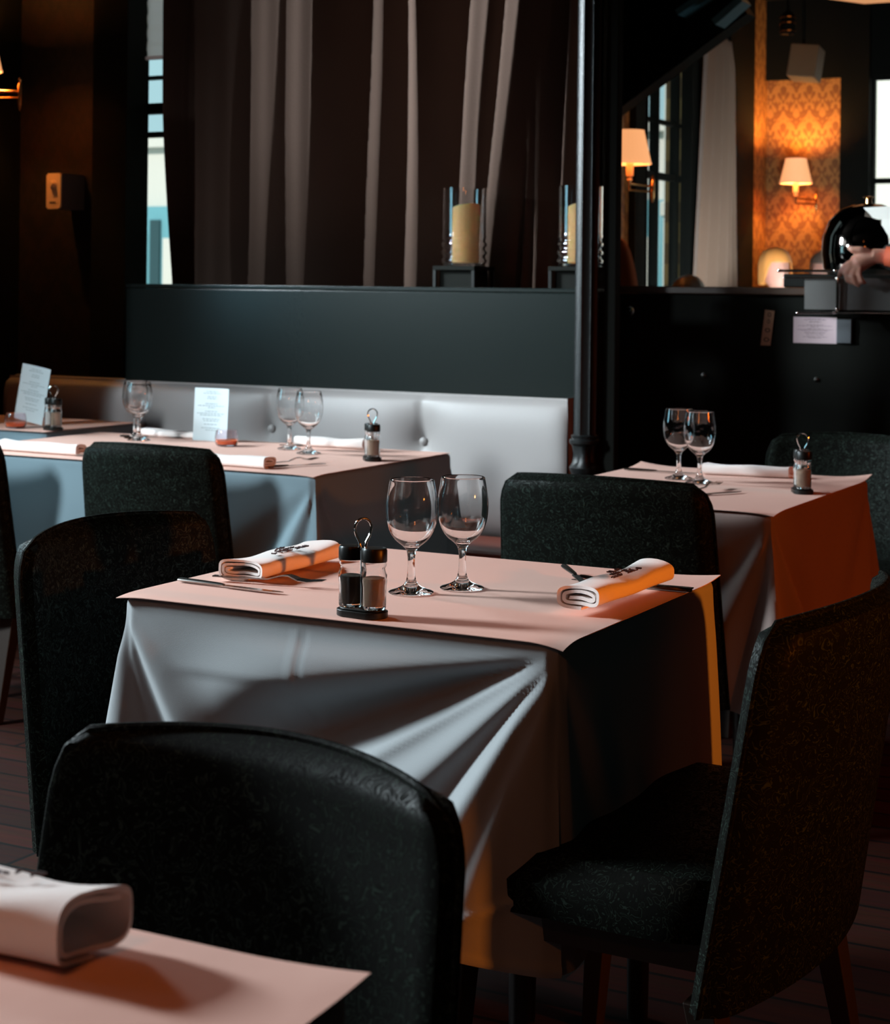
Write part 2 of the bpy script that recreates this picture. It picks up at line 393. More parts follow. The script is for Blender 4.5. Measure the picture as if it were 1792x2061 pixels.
k = MB(); k.box((-9.0, 13.0, -0.2), (-5.6, 13.3, 1.9)); tag(k.build('garden_wall', M['stone'], smooth=False), 'grey stone garden wall outside the window left of the bar', 'wall')

k = MB(); k.box((-5.0, 14.0, -0.2), (3.0, 14.4, 4.5)); tag(k.build('bright_backdrop', mat('white_backdrop', (0.85, 0.83, 0.76), 0.9), smooth=False), 'added sunlit white wall that brightens the window at the right edge', 'building')  # white wall added outside so the window behind the bar reads bright

# ------------------------------------------------------------------ column
def flute(a, z): return 1 - 0.16 * abs(math.sin(4 * a)) ** 0.6
k = MB(); k.lathe([(0.037, z) for z in (0.80, 1.2, 1.6, 2.0, 2.4, 2.99)], 96, rfun=flute)
col = thing('iron_column', 'slender black fluted cast-iron column at the right end of the banquette', 'column', (-2.165, 5.08, 0))
k.build('shaft', M['iron'], col)
k = MB(); k.lathe([(0.075, 0.001), (0.075, 0.12), (0.055, 0.16), (0.05, 0.62), (0.044, 0.655), (0.036, 0.675), (0.044, 0.69), (0.046, 0.70), (0.033, 0.715), (0.029, 0.74), (0.034, 0.768), (0.046, 0.775), (0.047, 0.785), (0.040, 0.79), (0.042, 0.798), (0.036, 0.802)], 48,
            rfun=lambda a, z: 1 + (0.14 * math.sin(4 * a) if 0.70 < z < 0.772 else 0))
k.build('pedestal', M['iron'], col)
k = MB(); k.box((0.05, 0.02, 0.001), (0.09, 0.06, 2.99)); k.build('edge_strip', M['black'], col, smooth=False, bevel=0.004)

# ------------------------------------------------------------------ banquette
bench = thing('banquette', 'long grey buttoned leather banquette against the dark partition', 'banquette', (-3.2, 5.0, 0))
BX0, BX1, BT = -4.60 + 3.2, -2.277 + 3.2, 0.902
btn = [(-2.81 + 3.2, 0.737), (-3.41 + 3.2, 0.752), (-3.965 + 3.2, 0.742), (-4.50 + 3.2, 0.742)]
def backf(a, b):
    x = BX0 + (BX1 - BX0) * a; z = 0.44 + (BT - 0.44) * b
    y = 0.235 - 0.035 * (1 - abs(2 * b - 1) ** 5) - 0.012 * (1 - abs(2 * a - 1) ** 60)
    if b > 0.93: y += 0.05 * ((b - 0.93) / 0.07) ** 2
    for bx, bz in btn:
        d = math.hypot(x - bx, (z - bz) * (1.0 if z < bz else 0.7)); y += 0.055 * math.exp(-(d / 0.065) ** 1.2)
        y += 0.006 * math.exp(-((x - bx) / 0.02) ** 2) * (1 if z > bz else 0.3)
    return (x, y, z)
k = MB(); k.grid(backf, 420, 90)
k.add([(BX1, 0.235, 0.44), (BX1, 0.25, 0.44), (BX1, 0.25, BT), (BX1, 0.20, BT)], [(0, 1, 2, 3)])
k.box((BX0, 0.246, 0.44), (BX1, 0.2495, BT - 0.004))
k.build('backrest', M['leather'], bench)
for bx, bz in btn:
    k = MB(); k.lathe([(0, 0.008), (0.008, 0.007), (0.013, 0.003), (0.014, -0.004), (0, -0.006)], 20)
    k.build('button', M['leather'], bench, loc=(bx, 0.232, bz), rot=(PI / 2, 0, 0))
k = MB(); k.box((BX0, -0.15, 0.34), (BX1 - 0.002, 0.19, 0.45)); k.build('seat', M['seatleather'], bench, smooth=False, bevel=0.02)
k = MB(); k.box((BX0, -0.13, 0.001), (BX1, 0.24, 0.338)); k.build('plinth', M['seatleather'], bench, smooth=False)

# ------------------------------------------------------------------ tables
def smooth(t): t = max(0, min(1, t)); return t * t * (3 - 2 * t)
def knots(ks, x):
    if x <= ks[0][0]: return ks[0][1]
    for (a, p), (b, q) in zip(ks, ks[1:]):
        if x <= b: return p + (q - p) * smooth((x - a) / (b - a))
    return ks[-1][1]
GEN = [(0, 0), (30, 0.02), (52, -0.03), (68, 0.09), (80, 0.0), (90, 0.14), (102, 0.02), (116, 0.10), (132, -0.03), (150, 0.02), (180, 0)]
def tablecloth(x0, x1, y0, y1, drop, label, step=0.010, corner=None, reach=None, creases=(), tip=0.12, seed=0, group=None, ztop=0.748, m='cloth'):
    """corners: 0=(x0,y0) 1=(x1,y0) 2=(x1,y1) 3=(x0,y1); perimeter runs 0>1>2>3"""
    P = [(x0, y0), (x1, y0), (x1, y1), (x0, y1)]; N = [(0, -1), (1, 0), (0, 1), (-1, 0)]
    L = [x1 - x0, y1 - y0, x1 - x0, y1 - y0]; corner = corner or {}; reach = reach or {}
    rnd = random.Random(seed); ph = [rnd.uniform(0, 6) for _ in range(8)]
    cols = []
    R = 0.012
    for s in range(4):
        n = max(8, int(L[s] / step)); dx = (P[(s+1)%4][0] - P[s][0]) / L[s]; dy = (P[(s+1)%4][1] - P[s][1]) / L[s]
        for i in range(n):
            t = L[s] * (0.5 - 0.5 * math.cos(PI * i / n)) * 0.5 + L[s] * i / n * 0.5
            cols.append((s, t, dx, dy))
    ns = max(10, int(drop / step)) + 4
    k = MB(); rows = []
    for j in range(ns + 1):
        row = []
        for (s, t, dx, dy) in cols:
            l = L[s]; nx, ny = N[s]; pn = N[(s-1)%4]; nn = N[(s+1)%4]
            # blended normal close to corners
            wa = max(0, 1 - t / 0.05) * 0.5; wb = max(0, 1 - (l - t) / 0.05) * 0.5
            ox = nx * (1 - wa - wb) + pn[0] * wa + nn[0] * wb; oy = ny * (1 - wa - wb) + pn[1] * wa + nn[1] * wb
            q = math.hypot(ox, oy); ox /= q; oy /= q
            fullr = drop * (1 + tip * (math.exp(-(t / 0.16) ** 1.5) + math.exp(-((l - t) / 0.16) ** 1.5)) )
            bx = P[s][0] + dx * t; by = P[s][1] + dy * t
            # round the plan corner
            cr = 0.022
            if t < cr: e = (cr - t); bx -= (nx + pn[0]) * e * 0.30; by -= (ny + pn[1]) * e * 0.30
            if l - t < cr: e = (cr - (l - t)); bx -= (nx + nn[0]) * e * 0.30; by -= (ny + nn[1]) * e * 0.30
            if j == 0: row.append((bx - ox * R, by - oy * R, ztop)); continue
            if j <= 3:
                a = j / 3 * PI / 2; row.append((bx - ox * R + ox * R * math.sin(a), by - oy * R + oy * R * math.sin(a), ztop - R + R * math.cos(a))); continue
            sd = (fullr - R) * (j - 3) / (ns - 3)
            d = 0.03 * sd + 0.006 * math.sin(7 * t / l * 3 + ph[s]) * sd / drop + 0.010 * math.sin(11 * t + ph[s+2] + 3 * sd) * (sd / drop) ** 1.3
            for (c, tt, flip) in ((s, t, False), ((s+1) % 4, l - t, True)):
                ks = corner.get(c, GEN); rc = reach.get((c, s), 0.30)
                r = math.hypot(sd, tt); th = math.degrees(math.atan2(sd, tt))
                # front side of a corner is the side that ends in it (flip), angles 0..90; then 180..90
                ang = th if flip else 180 - th
                wgt = 1 - smooth((tt - rc * 0.75) / (rc * 0.6))
                d += r * knots(ks, ang) * wgt * smooth(sd / 0.05) ** 0.5 * smooth(r / 0.09)
            for cfun in creases: d += cfun(s, t, sd)
            row.append((bx + ox * d, by + oy * d, ztop - R - sd + 0.15 * max(0, d) ))
        rows.append(row)
    n = len(cols)
    vs = [p for r in rows for p in r]; fs = []
    for j in range(ns):
        for i in range(n): fs.append((j*n+i, j*n+(i+1)%n, (j+1)*n+(i+1)%n, (j+1)*n+i))
    fs.append(tuple(range(n)))
    k.add(vs, fs)
    o = k.build('tablecloth', M[m]); tag(o, label, 'tablecloth', group); return o
def table(x0, x1, y0, y1, label, inset=0.08):
    t = thing('dining_table', label, 'table', ((x0+x1)/2, (y0+y1)/2, 0)); w2 = (x1-x0)/2 - 0.02; d2 = (y1-y0)/2 - 0.02
    k = MB(); k.box((-w2, -d2, 0.715), (w2, d2, 0.742)); k.build('tabletop', M['darkwood'], t, smooth=False, bevel=0.003)
    for sx in (-1, 1):
        for sy in (-1, 1):
            k = MB(); x = sx * (w2 - inset); y = sy * (d2 - inset)
            k.tube([(x, y, 0.714), (x, y, 0.001)], [0.026, 0.018], 12); k.build('leg', M['darkwood'], t)
    return t
def paper(x0, x1, y0, y1, label, curl=(), z=0.7495, group=None):
    """sheet of paper; curl = list of (cornerx, cornery, dz, radius)"""
    k = MB()
    def f(a, b, off):
        x = x0 + (x1 - x0) * a; y = y0 + (y1 - y0) * b; zz = z + off
        for cx, cy, dz, r in curl:
            d = math.hypot(x - cx, y - cy)
            if d < r: zz += dz * (1 - d / r) ** 2
        return (x, y, zz)
    k.grid(lambda a, b: f(a, b, 0.0), 60, 60); k.grid(lambda a, b: f(a, b, 0.0012), 60, 60)
    n = 61
    e = [i for i in range(n)] + [i * n + n - 1 for i in range(1, n)] + [(n-1)*n + i for i in range(n-2, -1, -1)] + [i * n for i in range(n-2, 0, -1)]
    k.f += [(e[i], e[(i+1) % len(e)], e[(i+1) % len(e)] + n*n, e[i] + n*n) for i in range(len(e))]; k.mi += [0] * len(e)
    return tag(k.build('paper_table_cover', M['paper']), label, 'paper table cover', group)

T1 = (-1.785, -1.015, 2.305, 2.975)
# nearest table: corner folds as in the photograph
F1 = [(0, 0), (10, 0.05), (22, -0.17), (33, 0.04), (46, 0.17), (52, 0.12), (63, 0.27), (72, 0.22), (90, 0.03), (110, -0.02), (125, 0.05), (150, 0.0), (180, 0)]
L1 = [(0, 0), (35, 0.01), (56, 0.055), (67, -0.05), (74, -0.02), (90, 0.14), (110, 0.06), (140, 0.0), (180, 0)]
L1 = [(180 - a, b) for a, b in L1][::-1]
def cr_vert(s, t, sd):
    if s != 0: return 0
    x = t - 0.335
    return (0.0014 * math.exp(-(x / 0.005) ** 2) - 0.0012 * math.exp(-((x - 0.010) / 0.005) ** 2)) * smooth(sd / 0.02) * (1 - smooth((sd - 0.2) / 0.03))
def cr_hor(s, t, sd):
    if s != 0: return 0
    return 0.005 * smooth((sd - 0.085) / 0.02) * (1 - smooth((t - 0.33) / 0.01)) * smooth((t - 0.08) / 0.1) * -1
def cr_low(s, t, sd):
    if s != 0: return 0
    l = 0.77 - t; d = 0
    x = (sd - 0.40 + 0.55 * (0.14 - l))
    d += 0.006 * math.exp(-(x / 0.007) ** 2) * (1 if l < 0.2 else 0)
    x = sd - 0.44 + 0.1 * l
    d += 0.004 * math.exp(-(x / 0.006) ** 2) * (1 if l < 0.16 else 0)
    return d
table(*T1, 'dark table hidden under the grey cloth in the middle of the picture')
tablecloth(*T1, 0.42, 'light grey tablecloth with deep folds on the nearest full table', 0.006, {0: L1, 1: F1, 2: [(0, 0), (90, 0.03), (180, 0)]}, {(1, 0): 0.50, (0, 0): 0.22}, (cr_vert, cr_hor, cr_low), 0.10, 1)
paper(-1.790, -1.008, 2.298, 2.972, 'pink-peach paper sheet on the central table with the two tall glasses', [(-1.79, 2.298, -0.004, 0.06), (-1.008, 2.298, -0.008, 0.06), (-1.008, 2.972, 0.006, 0.10)])
T2 = (-3.80, -2.475, 4.015, 4.80)
table(*T2, 'dark table under the long cloth in front of the banquette')
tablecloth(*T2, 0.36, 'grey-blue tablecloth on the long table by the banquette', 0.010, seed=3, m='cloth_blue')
paper(-3.80, -2.48, 4.01, 4.79, 'long pink paper sheet on the table set for four by the banquette', [(-2.48, 4.01, -0.004, 0.08)])
T3 = (-1.855, -1.205, 3.91, 4.77)
table(*T3, 'dark table under the orange-lit cloth at the right')
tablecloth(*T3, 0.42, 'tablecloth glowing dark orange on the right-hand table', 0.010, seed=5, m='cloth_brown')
paper(-1.86, -1.20, 3.90, 4.775, 'pink paper sheet on the right-hand table near the bar', [(-1.20, 4.775, 0.012, 0.12), (-1.86, 4.775, 0.010, 0.12), (-1.2, 3.9, -0.006, 0.1)])
T4 = (-4.62, -3.84, 4.56, 5.04)
table(*T4, 'dark table in the far left corner by the banquette', 0.14)
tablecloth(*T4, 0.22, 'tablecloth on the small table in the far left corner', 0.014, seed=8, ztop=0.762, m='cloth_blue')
paper(-4.62, -3.84, 4.55, 5.05, 'pale paper sheet on the far left corner table with the leaning menu', z=0.7635)
T0 = (-1.60, -0.645, 0.42, 1.11)
table(*T0, 'dark table under the cloth at the bottom left edge of the picture')
tablecloth(*T0, 0.34, 'dark-looking tablecloth on the nearest table, bottom left corner', 0.012, seed=11)
paper(-1.60, -0.638, 0.41, 1.117, 'orange-lit paper sheet on the blurred table at the bottom left', [(-0.638, 1.117, 0.006, 0.12)])
ZP = 0.7512

# ------------------------------------------------------------------ chairs
def make_chair(label):
    """origin under the middle of the backrest, sitter faces +y"""
    t = thing('upholstered_chair', label, 'chair', group=None)
    W, H0, H1 = 0.250, 0.30, 0.822
    def surf(a, b, side):
        # a in 0..1 across, b 0..1 up
        x = (2 * a - 1); z = H0 + (H1 - H0) * b
        rc = 0.075                                      # rounded top corners
        zz = z
        ww = W * (1.06 - 0.08 * b)
        top = H1 - 0.010 * x * x
        z = H0 + (top - H0) * b
        dz = top - z
        if dz < rc:
            ww = ww - rc * 0.55 + 0.55 * rc * math.sqrt(max(0, 1 - ((rc - dz) / rc) ** 2)) if True else ww
        X = ww * x
        bend = 0.055 * x * x                            # wraps towards the sitter
        lean = -0.15 * (z - H0)
        edge = min(1 - abs(x), (top - z) / 0.25, 0.25) / 0.25
        th = 0.027 * (1 - (1 - max(0, min(1, edge * 2.2))) ** 2) ** 0.5
        return (X, bend + lean + side * th, z)
    k = MB(); nu, nv = 44, 40
    k.grid(lambda a, b: surf(a, b, 1), nu, nv); k.grid(lambda a, b: surf(a, b, -1), nu, nv)
    bk = k.build('backrest', M['velvet'], t)
    k = MB()
    pts = [surf(0, b / 24, 0) for b in range(0, 25)] + [surf(a / 24, 1, 0) for a in range(1, 25)] + [surf(1, 1 - b / 24, 0) for b in range(1, 25)]
    k.tube(pts, 0.0045, 8); k.build('piping', M['velvet'], bk)
    k = MB()
    def seat(a, b, top):
        x = (2*a-1); y = b
        e = 1 - max(abs(x) ** 8, abs(2*b-1) ** 8)
        y2 = 2*b-1
        return (x * 0.255 * (1 - 0.09 * abs(y2) ** 7), 0.255 + 0.225 * y2 * (1 - 0.09 * abs(x) ** 7), (0.43 + 0.045 * max(0, e) ** 0.4) if top else 0.385)
    k.grid(lambda a, b: seat(a, b, 1), 24, 24); k.grid(lambda a, b: seat(a, b, 0), 24, 24)
    n = 25; e = [i for i in range(n)] + [i*n+n-1 for i in range(1, n)] + [(n-1)*n+i for i in range(n-2, -1, -1)] + [i*n for i in range(n-2, 0, -1)]
    k.f += [(e[i], e[(i+1)%len(e)], e[(i+1)%len(e)]+n*n, e[i]+n*n) for i in range(len(e))]; k.mi += [0]*len(e)
    k.build('seat', M['velvet'], t)
    k = MB(); k.box((-0.235, 0.05, 0.345), (0.235, 0.47, 0.385)); k.build('seat_frame', M['darkwood'], t, smooth=False)
    for sx in (-1, 1):
        for y, dy in ((0.07, -0.06), (0.445, 0.02)):
            k = MB(); x = sx * 0.21
            k.add([(x-0.022, y-0.022, 0.30), (x+0.022, y-0.022, 0.30), (x+0.022, y+0.022, 0.30), (x-0.022, y+0.022, 0.30),
                   (x-0.014, y+dy-0.014, 0.001), (x+0.014, y+dy-0.014, 0.001), (x+0.014, y+dy+0.014, 0.001), (x-0.014, y+dy+0.014, 0.001)],
                  [(0,1,2,3),(7,6,5,4),(0,4,5,1),(1,5,6,2),(2,6,7,3),(3,7,4,0)])
            k.build('leg', M['darkwood'], t, smooth=False, bevel=0.002)
    return t
chairA = make_chair('dark velvet chair in the foreground, its curved back towards the viewer')
chairA.location = (-0.925, 1.362, 0); chairA.rotation_euler = (0, 0, PI - 0.08); chairA.scale = (0.96, 1, 1)
def ch(x, y, rz, sx, label):
    o = dup(chairA, (x, y, 0), rz, label); o.scale = (sx, 1, 1)
ch(-2.00, 2.60, -PI / 2 - 0.05, 1.05, 'dark patterned chair at the left end of the central table')
ch(-0.715, 2.545, PI / 2 - 0.03, 1.22, 'black chair at the right end of the central table, mostly in shadow')
ch(-2.925, 3.92, 0.0, 0.93, 'patterned velvet chair with a green sheen in front of the long table')
ch(-1.58, 3.84, 0.0, 1.06, 'dark velvet chair in front of the right-hand table, seen from behind')
ch(-3.665, 3.89, 0.0, 1.0, 'black chair cut off by the left edge in front of the long table')
ch(-1.40, 5.27, PI, 1.0, 'dim patterned chair behind the right-hand table near the bar')

# ------------------------------------------------------------------ wine glasses
def glass_profile():
    out = [(0, 0.0), (0.030, 0.0), (0.0365, 0.0008), (0.037, 0.002), (0.034, 0.0040), (0.022, 0.0080), (0.012, 0.014), (0.0075, 0.024), (0.0062, 0.036), (0.0058, 0.052), (0.0066, 0.062), (0.0088, 0.070), (0.0150, 0.077), (0.0270, 0.087), (0.0355, 0.100), (0.0406, 0.116), (0.0423, 0.133), (0.0417, 0.150), (0.0390, 0.168), (0.0362, 0.1845)]
    inn = [(0.0353, 0.1850), (0.0348, 0.1842), (0.0377, 0.168), (0.0405, 0.150), (0.0411, 0.133), (0.0393, 0.116), (0.0340, 0.101), (0.0255, 0.0895), (0.0130, 0.0815), (0.004, 0.0785), (0, 0.0780)]
    def cm(ps, n=4):
        r = []
        for i in range(len(ps) - 1):
            p0 = ps[max(0, i-1)]; p1 = ps[i]; p2 = ps[i+1]; p3 = ps[min(len(ps)-1, i+2)]
            for j in range(n):
                t = j / n
                r.append(tuple(0.5 * (2*p1[q] + (p2[q]-p0[q])*t + (2*p0[q]-5*p1[q]+4*p2[q]-p3[q])*t*t + (3*p1[q]-p0[q]-3*p2[q]+p3[q])*t**3) for q in (0, 1)))
        return r + [ps[-1]]
    o = out[:4] + cm(out[4:], 4); i = cm(inn, 4)
    return [(max(0, r), z) for r, z in o + i]
def make_glass(label, loc, group=None):
    t = thing('wine_glass', label, 'glass', loc, 0, group)
    k = MB(); k.lathe(glass_profile(), 48); k.build('goblet', M['glass'], t)
    return t
g0 = make_glass('left of the two clear wine glasses on the central table', (-1.394, 2.559, ZP + 0.0002))
def g(x, y, label, z=ZP + 0.0002): return dup(g0, (x, y, z), random.uniform(0, 6), label)
g(-1.342, 2.640, 'right of the two clear wine glasses on the central table')
g(-2.938, 4.609, 'wine glass on the long table, left one of the pair beside the right-hand salt holder')
g(-2.814, 4.520, 'wine glass on the long table, right one of the pair beside the right-hand salt holder')
g(-3.560, 4.66, 'wine glass behind the green-sheened chair, rear one of the overlapping pair')
g(-3.500, 4.60, 'wine glass behind the green-sheened chair, front one of the overlapping pair')
g(-1.634, 4.468, 'left of the two wine glasses on the right-hand table')
g(-1.552, 4.400, 'right of the two wine glasses on the right-hand table')

# ------------------------------------------------------------------ salt and pepper holders
def make_cruet(label, loc, rz):
    t = thing('cruet_set', label, 'salt and pepper set', loc, rz)
    k = MB()
    n = 40; ring = []
    for i in range(n):
        a = 2 * PI * i / n; ring.append((0.019 * (1 if math.cos(a) > 0 else -1) + 0.0245 * math.cos(a) * 0.95, 0.0245 * math.sin(a)))
    k.prism(ring, 0, 0.010); k.prism([(x * 0.9, y * 0.85) for x, y in ring], 0.010, 0.013)
    k.build('tray', M['blackplastic'], t, bevel=0.001)
    k = MB(); pts = [(-0.002, 0, 0.012), (-0.002, 0, 0.06), (-0.003, 0, 0.098), (-0.006, 0, 0.112), (-0.0115, 0, 0.122)]
    pts += [(0.0145 * -math.cos(a), 0, 0.132 + 0.0155 * math.sin(a)) for a in [PI * q / 12 for q in range(0, 13)]]
    pts += [(0.0115, 0, 0.121), (0.006, 0, 0.112), (0.003, 0, 0.098), (0.002, 0, 0.06), (0.002, 0, 0.012)]
    ca, sa = math.cos(1.15), math.sin(1.15); pts = [(x * ca, x * sa, z) for x, y, z in pts]
    k.tube(pts, 0.0020, 8); k.build('handle', M['chrome'], t)
    for sx, fill in ((-1, M['pepper']), (1, M['groundpepper'])):
        k = MB()
        out = [(0, 0.0), (0.0165, 0.0), (0.0175, 0.003), (0.0175, 0.035), (0.0185, 0.045), (0.0185, 0.055), (0.0160, 0.062), (0.0155, 0.066), (0.0175, 0.070), (0.0175, 0.076)]
        inn = [(0.0160, 0.0758), (0.0160, 0.070), (0.0140, 0.066), (0.0140, 0.062), (0.0168, 0.054), (0.0168, 0.045), (0.0158, 0.035), (0.0158, 0.006), (0, 0.005)]
        k.lathe(out + inn, 32); j = k.build('jar', M['glass'], t, loc=(sx * 0.0215, 0, 0.0132)); j.scale = (1.08, 1.08, 0.93)
        k = MB(); k.lathe([(0, 0.0055), (0.0152, 0.0055), (0.0153, 0.035), (0.0160, 0.045), (0.0155, 0.050), (0, 0.052)], 28); k.build('spice', fill, j)
        k = MB(); k.lathe([(0.0178, 0.0765), (0.0180, 0.079), (0.0180, 0.095), (0.0165, 0.0985), (0, 0.0992)], 32, rfun=lambda a, z: 1 + 0.012 * math.sin(24 * a)); k.build('lid', M['blackplastic'], j)
    return t
c0 = make_cruet('black salt and pepper holder with wire loop at the front of the central table', (-1.360, 2.343, ZP + 0.0002), -0.12)
c1 = make_cruet('salt and pepper holder near the right edge of the long table', (-2.555, 4.448, ZP + 0.0002), -0.9)
c2 = make_cruet('salt and pepper holder between the leaning menu and the left glasses', (-3.865, 4.62, 0.7650), -0.45)
c3 = make_cruet('salt and pepper holder on the right-hand table near the bar', (-1.262, 4.335, ZP + 0.0002), -1.15)
for c in (c1, c2, c3):
    js = [x for x in c.children if x.name.startswith('jar')]
    for x in js[0].children:
        if x.name.startswith('spice'): x.data.materials[0] = M['salt']

# ------------------------------------------------------------------ cutlery
def knife_bm():
    k = MB()
    hp = [(0, 0.0055), (0.01, 0.0065), (0.05, 0.0060), (0.085, 0.0050), (0.095, 0.0035)]
    ring = []
    vs = []; fs = []; n = 12
    for x, r in hp:
        for q in range(n):
            a = 2*PI*q/n; vs.append((x, r * math.cos(a), 0.0035 + 0.0033 * math.sin(a) * r / 0.006))
    for i in range(len(hp)-1):
        for q in range(n): fs.append((i*n+q, i*n+(q+1)%n, (i+1)*n+(q+1)%n, (i+1)*n+q))
    fs.append(tuple(range(n))[::-1]); fs.append(tuple(range((len(hp)-1)*n, len(hp)*n)))
    k.add(vs, fs)
    return k
def blade_bm():
    k = MB(); pl = [(0.094, -0.003), (0.10, -0.007), (0.16, -0.0085), (0.195, -0.0075), (0.212, -0.001), (0.215, 0.003), (0.205, 0.0045), (0.10, 0.0045), (0.094, 0.003)]
    k.prism(pl, 0.0022, 0.0034); return k
def make_knife(label, loc, rz, m='steel'):
    t = thing('table_knife', label, 'knife', loc, rz)
    knife_bm().build('handle', M[m], t); blade_bm().build('blade', M[m], t, smooth=False); return t
def make_fork(label, loc, rz, m='steel', flip=1):
    t = thing('table_fork', label, 'fork', loc, rz)
    k = MB()
    def zc(x): return 0.003 + 0.010 * math.exp(-((x - 0.135) / 0.022) ** 2) * 1 + 0.004 * smooth((x - 0.16) / 0.035)
    prof = [(0, 0.0055), (0.02, 0.0062), (0.06, 0.0048), (0.10, 0.0030), (0.125, 0.0028), (0.140, 0.0075), (0.150, 0.0105), (0.158, 0.0112)]
    top = []; 
    for x, w_ in prof: top.append((x, w_))
    vs = []; fs = []
    for i, (x, w_) in enumerate(top):
        z = zc(x); vs += [(x, -w_, z - 0.001), (x, w_, z - 0.001), (x, w_, z + 0.001), (x, -w_, z + 0.001)]
    for i in range(len(top) - 1):
        for q in range(4): fs.append((4*i+q, 4*i+(q+1)%4, 4*i+4+(q+1)%4, 4*i+4+q))
    fs += [(0, 1, 2, 3), tuple(len(vs)-4+q for q in range(4))[::-1]]
    k.add(vs, fs); k.build('handle', M[m], t)
    k = MB()
    for q in range(4):
        y = -0.0088 + 0.00587 * q
        k.tube([(0.157, y, zc(0.157)), (0.175, y * 0.98, zc(0.175)), (0.190, y * 0.95, zc(0.19)), (0.203, y * 0.9, zc(0.203) + 0.001)], [0.0018, 0.0015, 0.0013, 0.0007], 8)
    k.build('tines', M[m], t); return t
make_knife('steel knife beside the rolled napkin at the left end of the central table', (-1.778, 2.452, ZP + 0.001), -0.07)
make_fork('fork lying crosswise over the left knife on the central table', (-1.735, 2.490, ZP + 0.006), 0.14)
make_knife('knife sticking out under the right napkin of the central table', (-1.000, 2.800, ZP + 0.001), PI - 0.02, 'darksteel')
make_fork('fork half hidden under the right napkin of the central table', (-1.005, 2.822, ZP + 0.001), PI + 0.03, 'darksteel')
make_knife('short dark knife crossing behind the right napkin of the central table', (-1.262, 2.875, ZP + 0.010), -0.95, 'darksteel')
make_fork('fork pointing up-right in front of the pair of glasses on the long table', (-2.72, 4.115, ZP + 0.006), 1.22, 'steel')
make_knife('knife beside the fork near the right front corner of the long table', (-2.70, 4.075, ZP + 0.001), 1.05, 'steel')
make_fork('fork with upright tines at the front of the right-hand table', (-1.475, 4.12, ZP + 0.008), 1.55, 'steel')
make_knife('knife beside the fork at the front of the right-hand table', (-1.50, 4.065, ZP + 0.001), 1.02, 'darksteel')
make_knife('dark knife at the left back of the right-hand table behind the glasses', (-1.84, 4.60, ZP + 0.001), 0.0, 'darksteel')
make_fork('cutlery behind the glasses at the back of the long table', (-3.02, 4.68, ZP + 0.001), 0.6, 'darksteel')
make_knife('dark knife right of the overlapping glasses on the long table', (-3.62, 4.66, ZP + 0.001), 0.35, 'darksteel')
make_fork('fork tucked behind the front left napkin on the long table', (-3.33, 4.08, ZP + 0.001), 0.1, 'steel')

